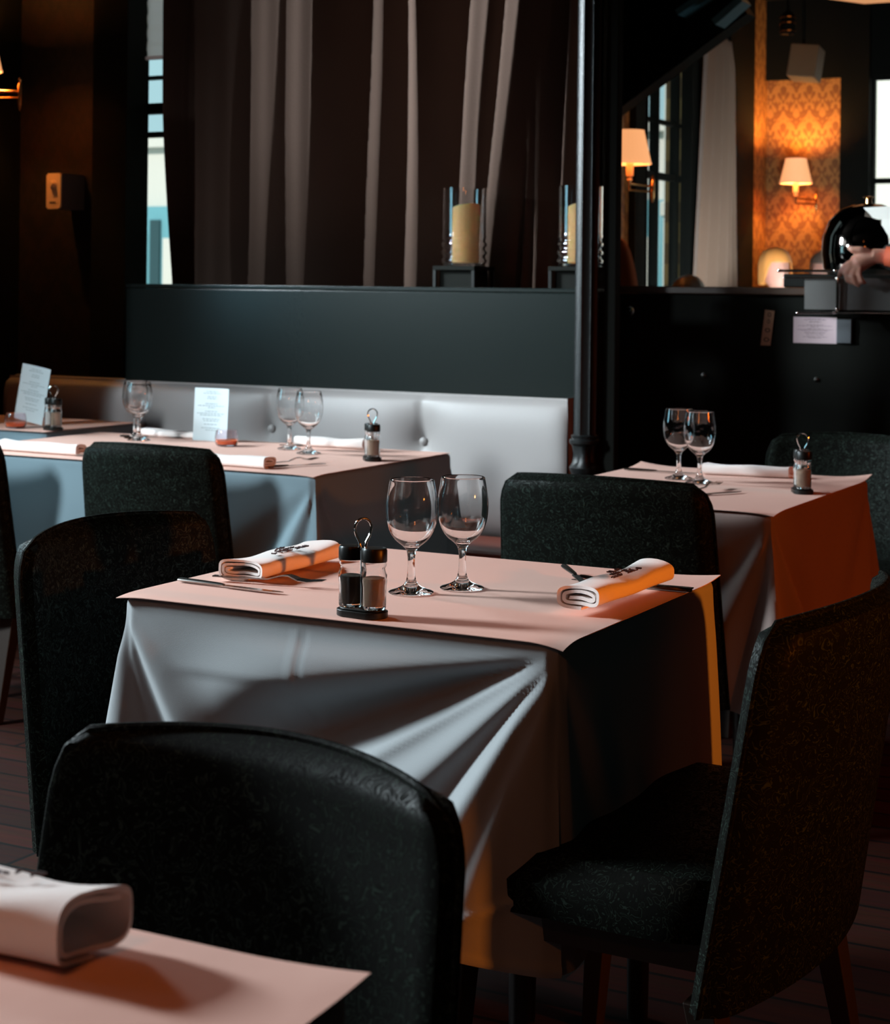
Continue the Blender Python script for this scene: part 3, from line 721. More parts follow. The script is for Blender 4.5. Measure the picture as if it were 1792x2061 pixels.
# ------------------------------------------------------------------ napkins
def spiral(W, H, turns=2.4, t=0.0045, n=44, seed=0):
    """flattened roll seen end-on: list of centre-line points"""
    rnd = random.Random(seed); pts = []
    tot = int(n * turns)
    for i in range(tot + 1):
        a = 2 * PI * i / n; q = i / tot
        sh = t * 1.35 * i / n
        w = W / 2 - t / 2 - sh; h = H / 2 - t / 2 - sh
        w = max(w, 0.004); h = max(h, 0.002)
        e = 0.55
        c, s_ = math.cos(-a - PI / 2), math.sin(-a - PI / 2)
        x = w * (abs(c) ** e) * (1 if c > 0 else -1); z = h * (abs(s_) ** e) * (1 if s_ > 0 else -1)
        z += 0.0015 * math.sin(2 * x / W * 5 + seed) * q
        pts.append((x, z + H / 2))
    return pts
def napkin(label, loc, rz, L=0.27, W=0.082, H=0.038, seed=0, m='napkin', printed=True, bulge=0.0, t=0.0045, turns=2.4):
    """length along local y, origin at centre of the underside"""
    o = thing('rolled_napkin', label, 'napkin', loc, rz)
    ctr = spiral(W, H, turns, t, 44, seed); n = len(ctr); k = MB(); nl = 26
    rings = []
    for side in (1, -1):
        line = []
        for i in range(n):
            a = ctr[max(0, i-1)]; b = ctr[min(n-1, i+1)]; dx, dz = b[0]-a[0], b[1]-a[1]; q = math.hypot(dx, dz) or 1
            line.append((ctr[i][0] + side * dz / q * t * 0.46, ctr[i][1] - side * dx / q * t * 0.46))
        rings.append(line)
    sec = rings[0] + rings[1][::-1]; m2 = len(sec); vs = []; fs = []
    for j in range(nl + 1):
        y = -L / 2 + L * j / nl; e = abs(2 * j / nl - 1)
        for (x, z) in sec:
            zz = z / H
            X = x * (1 + 0.03 * math.sin(4 * y / L * PI + seed)) ; Z = z * (1 - 0.10 * (1 - e ** 3) + 0.05 * math.sin(9 * y / L + seed * 2 + x * 40))
            Y = y + 0.006 * math.sin(x * 60 + seed) * e ** 4
            vs.append((X, Y, max(0.0002, Z)))
    for j in range(nl):
        for i in range(m2): fs.append((j*m2+i, j*m2+(i+1)%m2, (j+1)*m2+(i+1)%m2, (j+1)*m2+i))
    for j in (0, nl):
        for i in range(n - 1): fs.append((j*m2+i, j*m2+i+1, j*m2+m2-2-i, j*m2+m2-1-i))
    k.add(vs, fs); k.build('folded_cloth', M[m], o)
    if printed:
        rnd = random.Random(seed + 3); k = MB()
        for (yy, sc, cnt, x0) in ((0.0, 1.0, 11, 0.012), (0.0, 0.7, 9, 0.001), (0.005, 0.9, 4, -0.012)):
            y = -cnt * 0.0055 * sc + yy
            for c_ in range(cnt):
                if rnd.random() < 0.12: y += 0.011 * sc; continue
                hh = 0.0085 * sc; ww = 0.0075 * sc
                def bar(xa, ya, xb, yb, th=0.0009):
                    Z = H * 0.925
                    k.box((min(xa, xb) - th/2, min(ya, yb) - th/2, Z), (max(xa, xb) + th/2, max(ya, yb) + th/2, Z + 0.0022))
                p = rnd.randint(1, 15)
                if p & 1: bar(x0 - hh/2, y, x0 + hh/2, y)
                if p & 2: bar(x0 - hh/2, y + ww, x0 + hh/2, y + ww)
                if p & 4: bar(x0 + hh/2, y, x0 + hh/2, y + ww)
                if p & 8: bar(x0, y, x0, y + ww)
                y += 0.011 * sc
        k.build('printed_text', M['print'], o, smooth=False)
    return o
napkin('folded napkin with dark print at the left end of the central table', (-1.692, 2.640, ZP), 0.02, 0.265, 0.088, 0.040, 1)
napkin('rolled napkin with open coils facing the viewer at the right end of the central table', (-1.068, 2.655, ZP + 0.0095), -0.03, 0.30, 0.078, 0.042, 2, turns=2.2, t=0.0055)
napkin('blurred folded napkin on the bottom left table', (-0.955, 1.050, ZP), PI / 2 + 0.02, 0.24, 0.085, 0.052, 3, t=0.004, turns=1.6)
napkin('white rolled napkin on the right-hand table', (-1.505, 4.650, ZP), PI / 2 + 0.12, 0.235, 0.055, 0.034, 4, printed=False)
napkin('white napkin left of the menu card at the back of the long table', (-3.455, 4.755, ZP), PI / 2 - 0.03, 0.28, 0.06, 0.028, 5, printed=False)
napkin('white napkin beside the pair of glasses at the back right of the long table', (-2.885, 4.835, ZP - 0.0), PI / 2 + 0.08, 0.24, 0.06, 0.034, 6, printed=False) if False else napkin('white napkin beside the pair of glasses at the back right of the long table', (-2.875, 4.745, ZP), PI / 2 + 0.05, 0.24, 0.06, 0.034, 6, printed=False)
napkin('white napkin at the front left of the long table beside the cut-off chair', (-3.475, 4.105, ZP), PI / 2 - 0.03, 0.30, 0.065, 0.036, 7, printed=False)
napkin('napkin with an orange end at the front of the long table behind the patterned chair', (-2.80, 4.10, ZP), PI / 2 - 0.06, 0.26, 0.062, 0.036, 8, printed=False)

# ------------------------------------------------------------------ menus, candle glasses
def menu(label, loc, rz, W=0.135, H=0.168, lean=0.06, roll=0.0, m='card', ink='ink', seed=0, name='menu_card', cat='menu'):
    t = thing(name, label, cat, loc, rz)
    k = MB()
    def f(a, b, o): return ((a - 0.5) * W + roll * b * H, lean * b * H + o + 0.004 * math.sin(a * PI), b * H + 0.0003 - roll * (a - 1.0) * W)
    k.grid(lambda a, b: f(a, b, 0), 10, 10); k.grid(lambda a, b: f(a, b, 0.0008), 10, 10)
    k.build('sheet', M[m], t)
    rnd = random.Random(seed); k = MB()
    rows = [(0.93, .34), (0.895, .5), (0.83, .26), (0.795, .28), (0.70, .38), (0.66, .78), (0.625, .2), (0.555, .36), (0.515, .82), (0.48, .64), (0.41, .5), (0.375, .44), (0.31, .4), (0.24, .55), (0.2, .3)]
    for b, ln in rows:
        x = 0.5 - ln / 2
        while x < 0.5 + ln / 2:
            e = min(x + rnd.uniform(0.04, 0.11), 0.5 + ln / 2); hb = 0.011
            p = [f(x, b, -0.0012), f(e, b, -0.0012), f(e, b + hb, -0.0012), f(x, b + hb, -0.0012)]
            k.add(p, [(0, 1, 2, 3)]); x = e + 0.02
    k.build('printed_lines', M[ink], t, smooth=False)
    return t
menu('pale menu card standing in the middle of the long table', (-3.297, 4.700, ZP), -0.04, seed=1)
menu('pale menu card leaning on the far left corner table', (-4.075, 4.74, 0.7652), -0.02, 0.125, 0.19, 0.05, 0.15, seed=2)
def candle(label, loc):
    t = thing('candle_glass', label, 'candle', loc)
    k = MB(); k.lathe([(0, 0), (0.026, 0), (0.032, 0.003), (0.0355, 0.015), (0.036, 0.028), (0.033, 0.045), (0.031, 0.050), (0.0298, 0.050), (0.0318, 0.044), (0.0345, 0.028), (0.034, 0.016), (0.030, 0.006), (0, 0.005)], 40)
    k.build('tumbler', M['tintglass'], t)
    k = MB(); k.lathe([(0, 0.0055), (0.0297, 0.0065), (0.0332, 0.014), (0.0334, 0.018), (0, 0.0185)], 36); k.build('candle_wax', M['orangewax'], t); return t
candle('small glass with orange wax in front of the middle menu card', (-3.156, 4.590, ZP))
candle('small glass with orange wax in front of the left leaning menu', (-4.020, 4.615, 0.7650))

# ------------------------------------------------------------------ hurricane lanterns on the partition
def lantern(label, x):
    t = thing('hurricane_lantern', label, 'candle lantern', (x, 5.342, 1.2505))
    k = MB(); s = 0.078
    k.box((-s, -s, 0.056), (s, s, 0.070)); 
    k.build('stand_plate', M['black'], t, smooth=False, bevel=0.002)
    for sx in (-1, 1):
        for sy in (-1, 1):
            k = MB(); k.box((sx*(s-0.006)-0.005, sy*(s-0.006)-0.005, 0), (sx*(s-0.006)+0.005, sy*(s-0.006)+0.005, 0.056)); k.build('stand_leg', M['blackplastic'], t, smooth=False)
    k = MB(); k.box((-0.06, -0.06, 0.0), (0.06, 0.06, 0.0558)); k.build('stand_core', M['black'], t, smooth=False)
    k = MB()
    def wob(z): return 0.0035 * math.sin(z * 230) * (1 - smooth((z - 0.14) / 0.05))
    out = [(0.073 + wob(0.0705 + 0.26 * i / 60), 0.0705 + 0.26 * i / 60) for i in range(61)]
    inn = [(r - 0.005, z) for r, z in out[::-1]]; inn = inn[:-1] + [(0.064, 0.080), (0, 0.080)]
    k.lathe([(0, 0.0705)] + out + inn, 48, rfun=lambda a, z: 1 + 0.012 * math.sin(14 * a) * (1 - smooth((z - 0.13) / 0.05)))
    k.build('glass_cylinder', M['glass'], t)
    k = MB(); n = 40; R = 0.046; vs = []; fs = []
    zt = [0.267 - 0.010 * math.cos(2*PI*q/n - 2.6) for q in range(n)]
    prof = [(R - 0.003, 0.0810, 0), (R, 0.084, 0), (R, None, 0), (R - 0.004, None, 0.002), (R - 0.012, None, -0.010), (0.008, None, -0.014)]
    for r, z, dz in prof:
        for q in range(n):
            a = 2*PI*q/n; vs.append((0.006 + r*math.cos(a), r*math.sin(a), z if z is not None else 0.256 - (0.0 if False else 0) + (zt[q]-0.262) * (r / R) + dz + (0.008 if r > 0.035 else 0)))
    for i in range(len(prof)-1):
        for q in range(n): fs.append((i*n+q, i*n+(q+1)%n, (i+1)*n+(q+1)%n, (i+1)*n+q))
    fs.append(tuple(range(n))[::-1]); fs.append(tuple(range(len(vs)-n, len(vs)))); k.add(vs, fs)
    c = k.build('candle', M['wax'], t)
    k = MB(); k.tube([(0.006, 0, 0.243), (0.007, 0.001, 0.262)], 0.0015, 6); k.build('wick', M['blackink'], c)
    return t
lantern('glass lantern with a cream candle on the partition, fully visible one', -2.722)
lantern('glass lantern with a cream candle half hidden by the iron column', -2.300)

# ------------------------------------------------------------------ curtains
def curtain(name, label, x0, x1, z0, z1, y, folds, m, base=0.02, nx=700, nz=60):
    """folds: (x at bottom, x at top, half width, depth)"""
    k = MB()
    def f(a, b, off=0):
        x = x0 + (x1 - x0) * a; z = z0 + (z1 - z0) * b
        xl = x
        d = base * math.sin(x * 31 + b) * 0.4 + base * math.sin(x * 77 + 2 * b) * 0.2
        for xb, xt, hw, dp in folds:
            xc = xb + (xt - xb) * b
            q = (x - xc) / hw
            if q < 0: d += dp * math.exp(-(q * 1.9) ** 2)
            else: d += dp * math.exp(-(q * 1.05) ** 2)
        if b > 0.93: d *= 1 - 0.3 * (b - 0.93) / 0.07
        return (x, y - d + off, z)
    k.grid(f, nx, nz)
    o = k.build(name, m); tag(o, label, 'curtain')
    s = o.modifiers.new('thickness', 'SOLIDIFY'); s.thickness = 0.004; s.offset = 1
    return o
# left edge at the bottom and at the top, width of the flat crest, slant of the crest, depth
CF = [(-4.20, -4.20, 0.08, 1.0, 0.08), (-3.949, -3.964, 0.165, 0.42, 0.20), (-3.683, -3.670, 0.085, 0.22, 0.24), (-3.515, -3.522, 0.07, 0.38, 0.24), (-3.207, -3.190, 0.035, 0.35, 0.20),
      (-3.025, -3.022, 0.040, 0.0, 0.24), (-2.962, -2.968, 0.010, 0.1, 0.17), (-2.822, -2.774, 0.075, 0.10, 0.24), (-2.740, -2.655, 0.045, 0.0, 0.22),
      (-2.622, -2.588, 0.006, 0.0, 0.14), (-2.586, -2.561, 0.009, 0.0, 0.13), (-2.497, -2.466, 0.007, 0.3, 0.10), (-2.405, -2.402, 0.03, 0.5, 0.10)]
def pleated(name, label, x0, x1, z0, z1, yb, folds, m, nx=900, nz=40):
    k = MB()
    def f(a, b):
        x = x0 + (x1 - x0) * a; z = z0 + (z1 - z0) * b; d = 0.0
        bb = max(0.0, min(1.0, (z - 1.255) / 1.02))
        for i, (lb, lt, wd, sl, dp) in enumerate(folds):
            L = lb + (lt - lb) * bb + 0.006 * math.sin(3.1 * z + i * 1.7); q = x - L
            wq = wd * (1 + 0.25 * math.sin(2.3 * z + i))
            if q < 0: e = dp * (1 + q / 0.010)                      # steep hidden flank
            elif q < wq: e = dp - sl * q + 0.003 * math.sin(q / wq * PI) + 0.002 * math.sin(90 * q + i)
            else: e = dp - sl * wq - 1.25 * (q - wq) - 2.0 * (q - wq) ** 2
            d = max(d, e)
        return (x, yb - d, z)
    k.grid(f, nx, nz)
    o = k.build(name, m); tag(o, label, 'curtain')
    q = o.modifiers.new('thickness', 'SOLIDIFY'); q.thickness = 0.003; q.offset = 1
    return o
cu = pleated('long_curtain', 'dark taupe velvet curtain with deep folds hanging behind the partition', -4.195, -2.36, 1.19, 2.95, 5.715, CF, M['curtain'])
for v_ in cu.data.vertices:                       # the left edge swings in towards the bottom
    if v_.co.x < -3.9: v_.co.x += (-3.9 - v_.co.x) / 0.295 * 0.055 * max(0, min(1, (1.95 - v_.co.z) / 0.7)) ** 1.4
k = MB(); k.tube([(-4.3, 5.60, 2.965), (-2.3, 5.60, 2.965)], 0.014, 12); tag(k.build('curtain_rail', M['blackplastic']), 'black curtain rail above the long dark curtains', 'curtain rail')
C2 = [(-3.18, -2.98, 0.03, 0.05), (-3.11, -2.96, 0.02, 0.08), (-2.96, -3.0, 0.03, 0.09), (-2.87, -2.90, 0.05, 0.12), (-2.80, -2.87, 0.03, 0.06)]
C2 = [(x + 0.0, t, w_, d) for x, t, w_, d in C2]
o = curtain('side_curtain', 'brown gathered curtain beside the barred window behind the bar', 8.98, 9.62, 0.4, 2.62, 3.22, [(9.02, 9.10, 0.020, 0.05), (9.16, 9.20, 0.022, 0.07), (9.30, 9.31, 0.025, 0.08), (9.43, 9.41, 0.022, 0.07), (9.56, 9.52, 0.025, 0.06)], M['curtain2'], nx=300, base=0.004)
o.rotation_euler = (0, 0, PI / 2)
for v_ in o.data.vertices:                        # gathered towards the top
    q = max(0, min(1, (v_.co.z - 1.2) / 1.42)); v_.co.x = 9.36 + (v_.co.x - 9.36) * (1 - 0.42 * q)

# ------------------------------------------------------------------ wall box
t = thing('dimmer_box', 'small wall-mounted control box glowing orange in lamp light', 'control box', (-4.697, 5.62, 1.545))
k = MB(); k.prism([(-0.036, -0.012), (0.036, -0.012), (0.036, 0.1295), (-0.036, 0.1295)], 0.0, 0.142)
M['boxbody'] = mat('brown_box', (0.16, 0.12, 0.10), 0.6); M['boxface'] = mat('cream_plate', (0.88, 0.58, 0.32), 0.5)
k.build('box_body', M['boxbody'], t, smooth=False)
k = MB(); cc = [(-0.030, 0), (0.030, 0), (0.030, 0.006), (0.036, 0.006), (0.036, 0.136), (0.030, 0.136), (0.030, 0.142), (-0.030, 0.142), (-0.030, 0.136), (-0.036, 0.136), (-0.036, 0.006), (-0.030, 0.006)]
k.add([(x, -0.020, z) for x, z in cc] + [(x, -0.0125, z) for x, z in cc], [tuple(range(12)), tuple(range(12, 24))[::-1]] + [(i, (i+1) % 12, 12+(i+1) % 12, 12+i) for i in range(12)])
k.build('face_plate', M['boxface'], t, smooth=False)
k = MB(); k.lathe([(0.018, 0), (0.018, 0.004), (0.013, 0.006), (0.011, 0.018), (0, 0.019)], 28); k.build('knob', M['boxface'], t, loc=(-0.002, -0.0203, 0.098), rot=(PI/2, 0, 0))
k = MB(); k.box((-0.018, -0.0215, 0.022), (0.012, -0.0202, 0.028)); k.build('printed_mark', M['print'], t, smooth=False)

# ------------------------------------------------------------------ wall lamps
def sconce(label, shade, wallpt, armz, s=1.0, power=3.0, wall='y', two=True):
    """shade = centre of the shade's lower rim"""
    t = thing('wall_lamp', label, 'wall lamp', shade)
    k = MB(); n = 72
    pr = [(0.092 * s, 0), (0.060 * s, 0.142 * s)]
    inn = [(0.0575 * s, 0.142 * s), (0.0895 * s, 0)]
    k.lathe(pr + inn, n, close=True, rfun=lambda a, z: 1 + 0.008 * math.sin(24 * a)); sh = k.build('lamp_shade', M['shade'], t)
    k = MB(); k.lathe([(0.0925*s, -0.002), (0.094*s, 0), (0.0925*s, 0.006), (0.091*s, 0.006), (0.0905*s, -0.002)], n, close=True)
    k.lathe([(0.0605*s, 0.138*s), (0.0620*s, 0.143*s), (0.0600*s, 0.144*s), (0.057*s, 0.143*s)], n, close=True); k.build('trim_band', M['shade'], sh)
    k = MB(); k.lathe([(0, -0.075*s), (0.012*s, -0.07*s), (0.009*s, -0.055*s), (0.016*s, -0.052*s), (0.016*s, 0.03*s), (0, 0.031*s)], 20); k.build('candle_tube', M['boxface'], t)
    k = MB(); k.lathe([(0, 0.032*s), (0.010*s, 0.036*s), (0.017*s, 0.06*s), (0.008*s, 0.085*s), (0, 0.09*s)], 20); k.build('bulb', M['bulb'], t)
    W = Vector(wallpt) - Vector(shade); W.z = armz
    k = MB(); z0 = -0.085 * s
    k.tube([(0, 0, -0.07*s), (0, 0, z0), (W.x * 0.9, W.y * 0.9, z0 - 0.005), (W.x, W.y, z0 - 0.005)], 0.006 * s, 10)
    if two: k.tube([(W.x * 0.02, W.y * 0.02, z0 - 0.030), (W.x, W.y, z0 - 0.030)], 0.005 * s, 10); k.tube([(0.0, 0, z0), (0.0, 0, z0 - 0.035)], 0.005 * s, 8)
    k.build('arm', M['brass'], t)
    k = MB(); k.lathe([(0, -0.085), (0.006, -0.078), (0.004, -0.07), (0.009, -0.055), (0.009, 0.02), (0.004, 0.03), (0.008, 0.04), (0, 0.05)], 16, c=(W.x, W.y, z0)); k.build('finial_rod', M['brass'], t)
    point('wall_lamp_bulb', (shade[0], shade[1], shade[2] + 0.105 * s), power, (1.0, 0.44, 0.11), 0.02)
    return t
sconce('wall lamp cut off by the left edge of the picture', (-4.865, 5.36, 2.075), (-4.70, 5.40, 0), -0.1, 0.9, 13)
sconce('glowing pleated wall lamp beside the barred window', (-3.135, 7.86, 1.840), (-3.08, 8.02, 0), -0.1, 1.1, 5)
sconce('glowing wall lamp throwing light up the gold wallpaper behind the bar', (-3.058, 10.30, 1.885), (-2.975, 10.44, 0), -0.1, 1.02, 24)

# pendant, spotlight and little screen under the ceiling behind the bar
t = thing('pendant_lamp', 'large peach pendant lampshade cut off by the top right edge', 'pendant lamp', (-1.95, 8.1, 2.635))
k = MB(); k.lathe([(0.52, 0.0), (0.56, 0.08), (0.56, 0.34), (0.55, 0.34), (0.55, 0.085), (0.51, 0.004)], 6, close=True, c=(0, 0, 0)); k.build('drum_shade', M['pendant'], t, smooth=False)
k = MB(); k.lathe([(0.0, 0.003), (0.515, 0.003), (0.515, 0.006), (0, 0.006)], 6); k.build('diffuser', M['pendant'], t, smooth=False)
k = MB(); k.tube([(0, 0, 0.006), (0, 0, 0.363)], 0.006, 8); k.build('cord', M['blackplastic'], t)
t = thing('wall_speaker', 'tilted brown box speaker hanging high before the gold wallpaper', 'speaker', (-2.785, 9.5, 2.40))
k = MB(); k.box((-0.078, -0.07, 0), (0.078, 0.07, 0.18)); o = k.build('speaker_box', mat('brown_speaker', (0.22, 0.12, 0.06), 0.6), t, smooth=False, bevel=0.006); o.rotation_euler = (-0.15, 0.10, 0)
k = MB(); k.tube([(0, 0.0, 0.17), (0, 0.0, 0.598)], 0.008, 8); k.build('bracket', M['black'], t)
t = thing('spotlight', 'small dark ceiling spotlight with brass rings above the speaker', 'spotlight', (-2.815, 9.3, 2.62))
k = MB(); k.lathe([(0, 0), (0.04, 0), (0.042, 0.01), (0.036, 0.10), (0.02, 0.12), (0.008, 0.125), (0.008, 0.378)], 24); k.build('lamp_body', M['black'], t)
for z in (0.012, 0.055, 0.085):
    k = MB(); k.lathe([(0.041, 0), (0.045, 0.002), (0.045, 0.006), (0.041, 0.008)], 28, close=True, c=(0, 0, z)); k.build('ring', M['brass'], t)

# ------------------------------------------------------------------ bar
t = thing('bar_counter', 'long black bar counter at the right with small metal knobs', 'bar counter', (-1.0, 6.0, 0))
B('counter_front', (-1.40, -0.09, 0.001), (4.4, 0.45, 1.235), M['black'], t)
k = MB(); k.box((-1.393, -0.11, 1.236), (4.45, 0.50, 1.262)); k.build('countertop', mat('dark_oiled_wood', (0.05, 0.025, 0.015), 0.35), t, smooth=False, bevel=0.004)
def knob(x, z, r):
    k = MB(); k.lathe([(r * 0.6, 0), (r, 0.001), (r, 0.006), (r * 0.6, 0.008)], 24, close=True); k.lathe([(0, 0.0), (r * 0.3, 0.0), (r * 0.3, 0.006), (0, 0.007)], 16)
    return k.build('knob', M['steel'], t, loc=(x + 1.0, -0.0905, z), rot=(PI/2, 0, 0))
knob(-2.072, 0.955, 0.009); knob(-1.675, 0.954, 0.008); knob(-2.349, 1.173, 0.018)
M['ink2'] = M['blackink']
o = menu('pink printed notice taped to the black bar front', (-1.682, 5.9052, 1.075), 0, 0.148, 0.088, 0.0, 0.0, 'notepaper', 'blackink', 5, 'printed_notice', 'notice')
k = MB(); k.add([(-0.022, 0, 0), (0.012, 0, 0), (0.026, 0, 0.118), (-0.008, 0, 0.122), (-0.022, 0.002, 0), (0.012, 0.002, 0), (0.026, 0.002, 0.118), (-0.008, 0.002, 0.122)], [(0,1,2,3),(7,6,5,4),(0,4,5,1),(1,5,6,2),(2,6,7,3),(3,7,4,0)])
t2 = thing('hanging_tag', 'narrow tilted kraft tag with dark markings on the black bar front', 'tag', (-1.848, 5.9055, 1.064)); k.build('tag_card', M['tagpaper'], t2, smooth=False)
k = MB()
for zc_, w_ in ((0.105, 0.007), (0.082, 0.005), (0.052, 0.010), (0.020, 0.011)):
    xo = 0.014 * zc_ / 0.12 - 0.004
    for q in range(8):
        a = 2*PI*q/8; b_ = a + 0.9
        k.add([(xo + w_*math.cos(a), -0.0006, zc_ + 0.008*math.sin(a)), (xo + w_*math.cos(b_), -0.0006, zc_ + 0.008*math.sin(b_)), (xo + 0.6*w_*math.cos(b_), -0.0006, zc_ + 0.005*math.sin(b_)), (xo + 0.6*w_*math.cos(a), -0.0006, zc_ + 0.005*math.sin(a))], [(0,1,2,3)])
k.build('ink_marks', M['blackink'], t2, smooth=False)
k = MB(); k.box((-1.606, 5.895, 1.078), (-1.556, 5.9085, 1.158)); tag(k.build('card_holder', M['greyplastic'], smooth=False, bevel=0.002), 'small grey plastic card holder right of the pink notice', 'card holder')
# glass display case with chrome rails
t = thing('display_case', 'chrome-railed glass display case on the bar below the dark dome', 'display case', (-1.60, 5.84, 1.19))
k = MB(); k.box((-0.10, 0.0, 0.0), (0.62, 0.045, 0.105)); k.build('glass_front', mat('smoky_glass', (0.14, 0.135, 0.13), 0.12, Specular_IOR_Level=1.0, Metallic=0.0), t, smooth=False)
for (a, b, r) in (((-0.185, -0.01, 0.128), (0.005, -0.01, 0.128), 0.0045), ((-0.165, -0.01, 0.104), (0.012, -0.01, 0.106), 0.003), ((0.014, -0.01, 0.10), (0.014, -0.01, 0.0), 0.006), ((-0.12, -0.015, -0.012), (0.004, -0.015, -0.010), 0.004), ((0.01, -0.015, -0.01), (0.60, -0.015, -0.004), 0.003)):
    k = MB(); k.tube([a, b], r, 10); 
    for e in (a, b): k.lathe([(0, -r*1.5), (r*1.3, -r*0.8), (r*1.5, 0), (r*1.3, r*0.8), (0, r*1.5)], 12, c=e)
    k.build('rail', M['chrome'], t)
k = MB(); k.box((-0.19, 0.055, 0.073), (0.62, 0.40, 0.118)); k.build('case_body', M['blackplastic'], t, smooth=False, bevel=0.004)
t = thing('domed_machine', 'large glossy dark dome with chrome reflections on the bar', 'machine', (-1.565, 6.14, 1.309))
k = MB(); k.lathe([(0.125, 0.0), (0.150, 0.02), (0.158, 0.07), (0.155, 0.13), (0.135, 0.185), (0.10, 0.222), (0.05, 0.242), (0.0, 0.247)], 64); k.build('dome', mat('smoked_chrome', (0.10, 0.08, 0.07), 0.05, 1.0), t)
k = MB(); k.lathe([(0.0, 0.245), (0.012, 0.246), (0.010, 0.262), (0.022, 0.268), (0.0, 0.272)], 24); k.build('top_knob', M['brass'], t)
k = MB(); k.lathe([(0.128, -0.0005), (0.136, -0.0005), (0.140, 0.01), (0.150, 0.0195), (0.146, 0.021)], 48); k.build('base_ring', M['chrome'], t)
t = thing('white_carton', 'white folded card box above the dome at the right edge', 'carton', (-1.405, 6.02, 1.37))
k = MB(); k.box((-0.085, 0.0, 0.0), (0.10, 0.06, 0.125)); k.build('box_body', M['white'], t, smooth=False)
k = MB(); k.add([(-0.145, -0.01, 0.165), (0.10, -0.01, 0.175), (0.10, 0.0, 0.125), (-0.11, 0.0, 0.125), (-0.145, 0.06, 0.165), (0.10, 0.06, 0.175), (0.10, 0.06, 0.125), (-0.11, 0.06, 0.125)], [(0,1,2,3),(7,6,5,4),(0,4,5,1),(1,5,6,2),(2,6,7,3),(3,7,4,0)]); k.build('flap', M['white'], t, smooth=False)
k = MB(); k.box((0.11, 0.0, -0.10), (0.13, 0.06, 0.18)); k.build('shelf_upright', M['black'], t, smooth=False)

# orange chair and people behind the bar
t = thing('orange_armchair', 'tall orange upholstered armchair behind the left end of the bar', 'chair', (-3.00, 7.62, 0))
k = MB()
def oc(a, b, s):
    x = 2*a-1; z = 0.45 + 1.06 * b; w_ = 0.13 * math.sqrt(max(0, 1 - max(0, (b - 0.55) / 0.45) ** 2.2)) + 0.001
    return (x * w_ - 0.11, s * 0.04 * (1 - x*x) ** 0.5 * (1 - b ** 8) ** 0.5, z)
k.grid(lambda a, b: oc(a, b, 1), 20, 24); k.grid(lambda a, b: oc(a, b, -1), 20, 24); k.build('backrest', M['orange'], t)
k = MB(); k.box((-0.2, -0.45, 0.30), (0.2, 0.03, 0.46)); k.build('seat', M['orange'], t, smooth=False, bevel=0.03)
for sx in (-1, 1):
    for y in (-0.40, 0.0):
        k = MB(); k.tube([(sx*0.16, y, 0.30), (sx*0.17, y, 0.001)], [0.02, 0.014], 10); k.build('leg', M['darkwood'], t)

def ring_loft(k, rings, n=36, face=True):
    """rings: (z, rx, ry, cy). local -y is the face"""
    vs = []; fs = []
    for (z, rx, ry, cy) in rings:
        for q in range(n):
            a = 2*PI*q/n; x = rx*math.cos(a); y = cy + ry*math.sin(a)
            vs.append([x, y, z])
    if face:
        for v in vs:
            x, y, z = v
            if y < -0.04 and z > 0:
                v[1] -= 0.022*math.exp(-(x/0.012)**2 - ((z-0.095)/0.018)**2)          # nose
                v[1] -= 0.006*math.exp(-(x/0.025)**2 - ((z-0.062)/0.009)**2)          # lips
                v[1] += 0.010*math.exp(-((abs(x)-0.032)/0.014)**2 - ((z-0.118)/0.012)**2)   # eye sockets
                v[1] -= 0.008*math.exp(-(x/0.02)**2 - ((z-0.025)/0.014)**2)           # chin
    for i in range(len(rings)-1):
        for q in range(n): fs.append((i*n+q, i*n+(q+1)%n, (i+1)*n+(q+1)%n, (i+1)*n+q))
    fs.append(tuple(range(n))[::-1]); fs.append(tuple(range(len(vs)-n, len(vs)))); k.add(vs, fs)
HEAD = [(0.0, 0.038, 0.040, -0.040), (0.015, 0.048, 0.060, -0.030), (0.04, 0.060, 0.082, -0.012), (0.07, 0.068, 0.092, -0.002), (0.10, 0.073, 0.096, 0.002), (0.13, 0.076, 0.098, 0.004), (0.16, 0.074, 0.096, 0.006), (0.19, 0.064, 0.084, 0.008), (0.21, 0.048, 0.064, 0.008), (0.222, 0.024, 0.034, 0.008), (0.226, 0.004, 0.006, 0.008)]
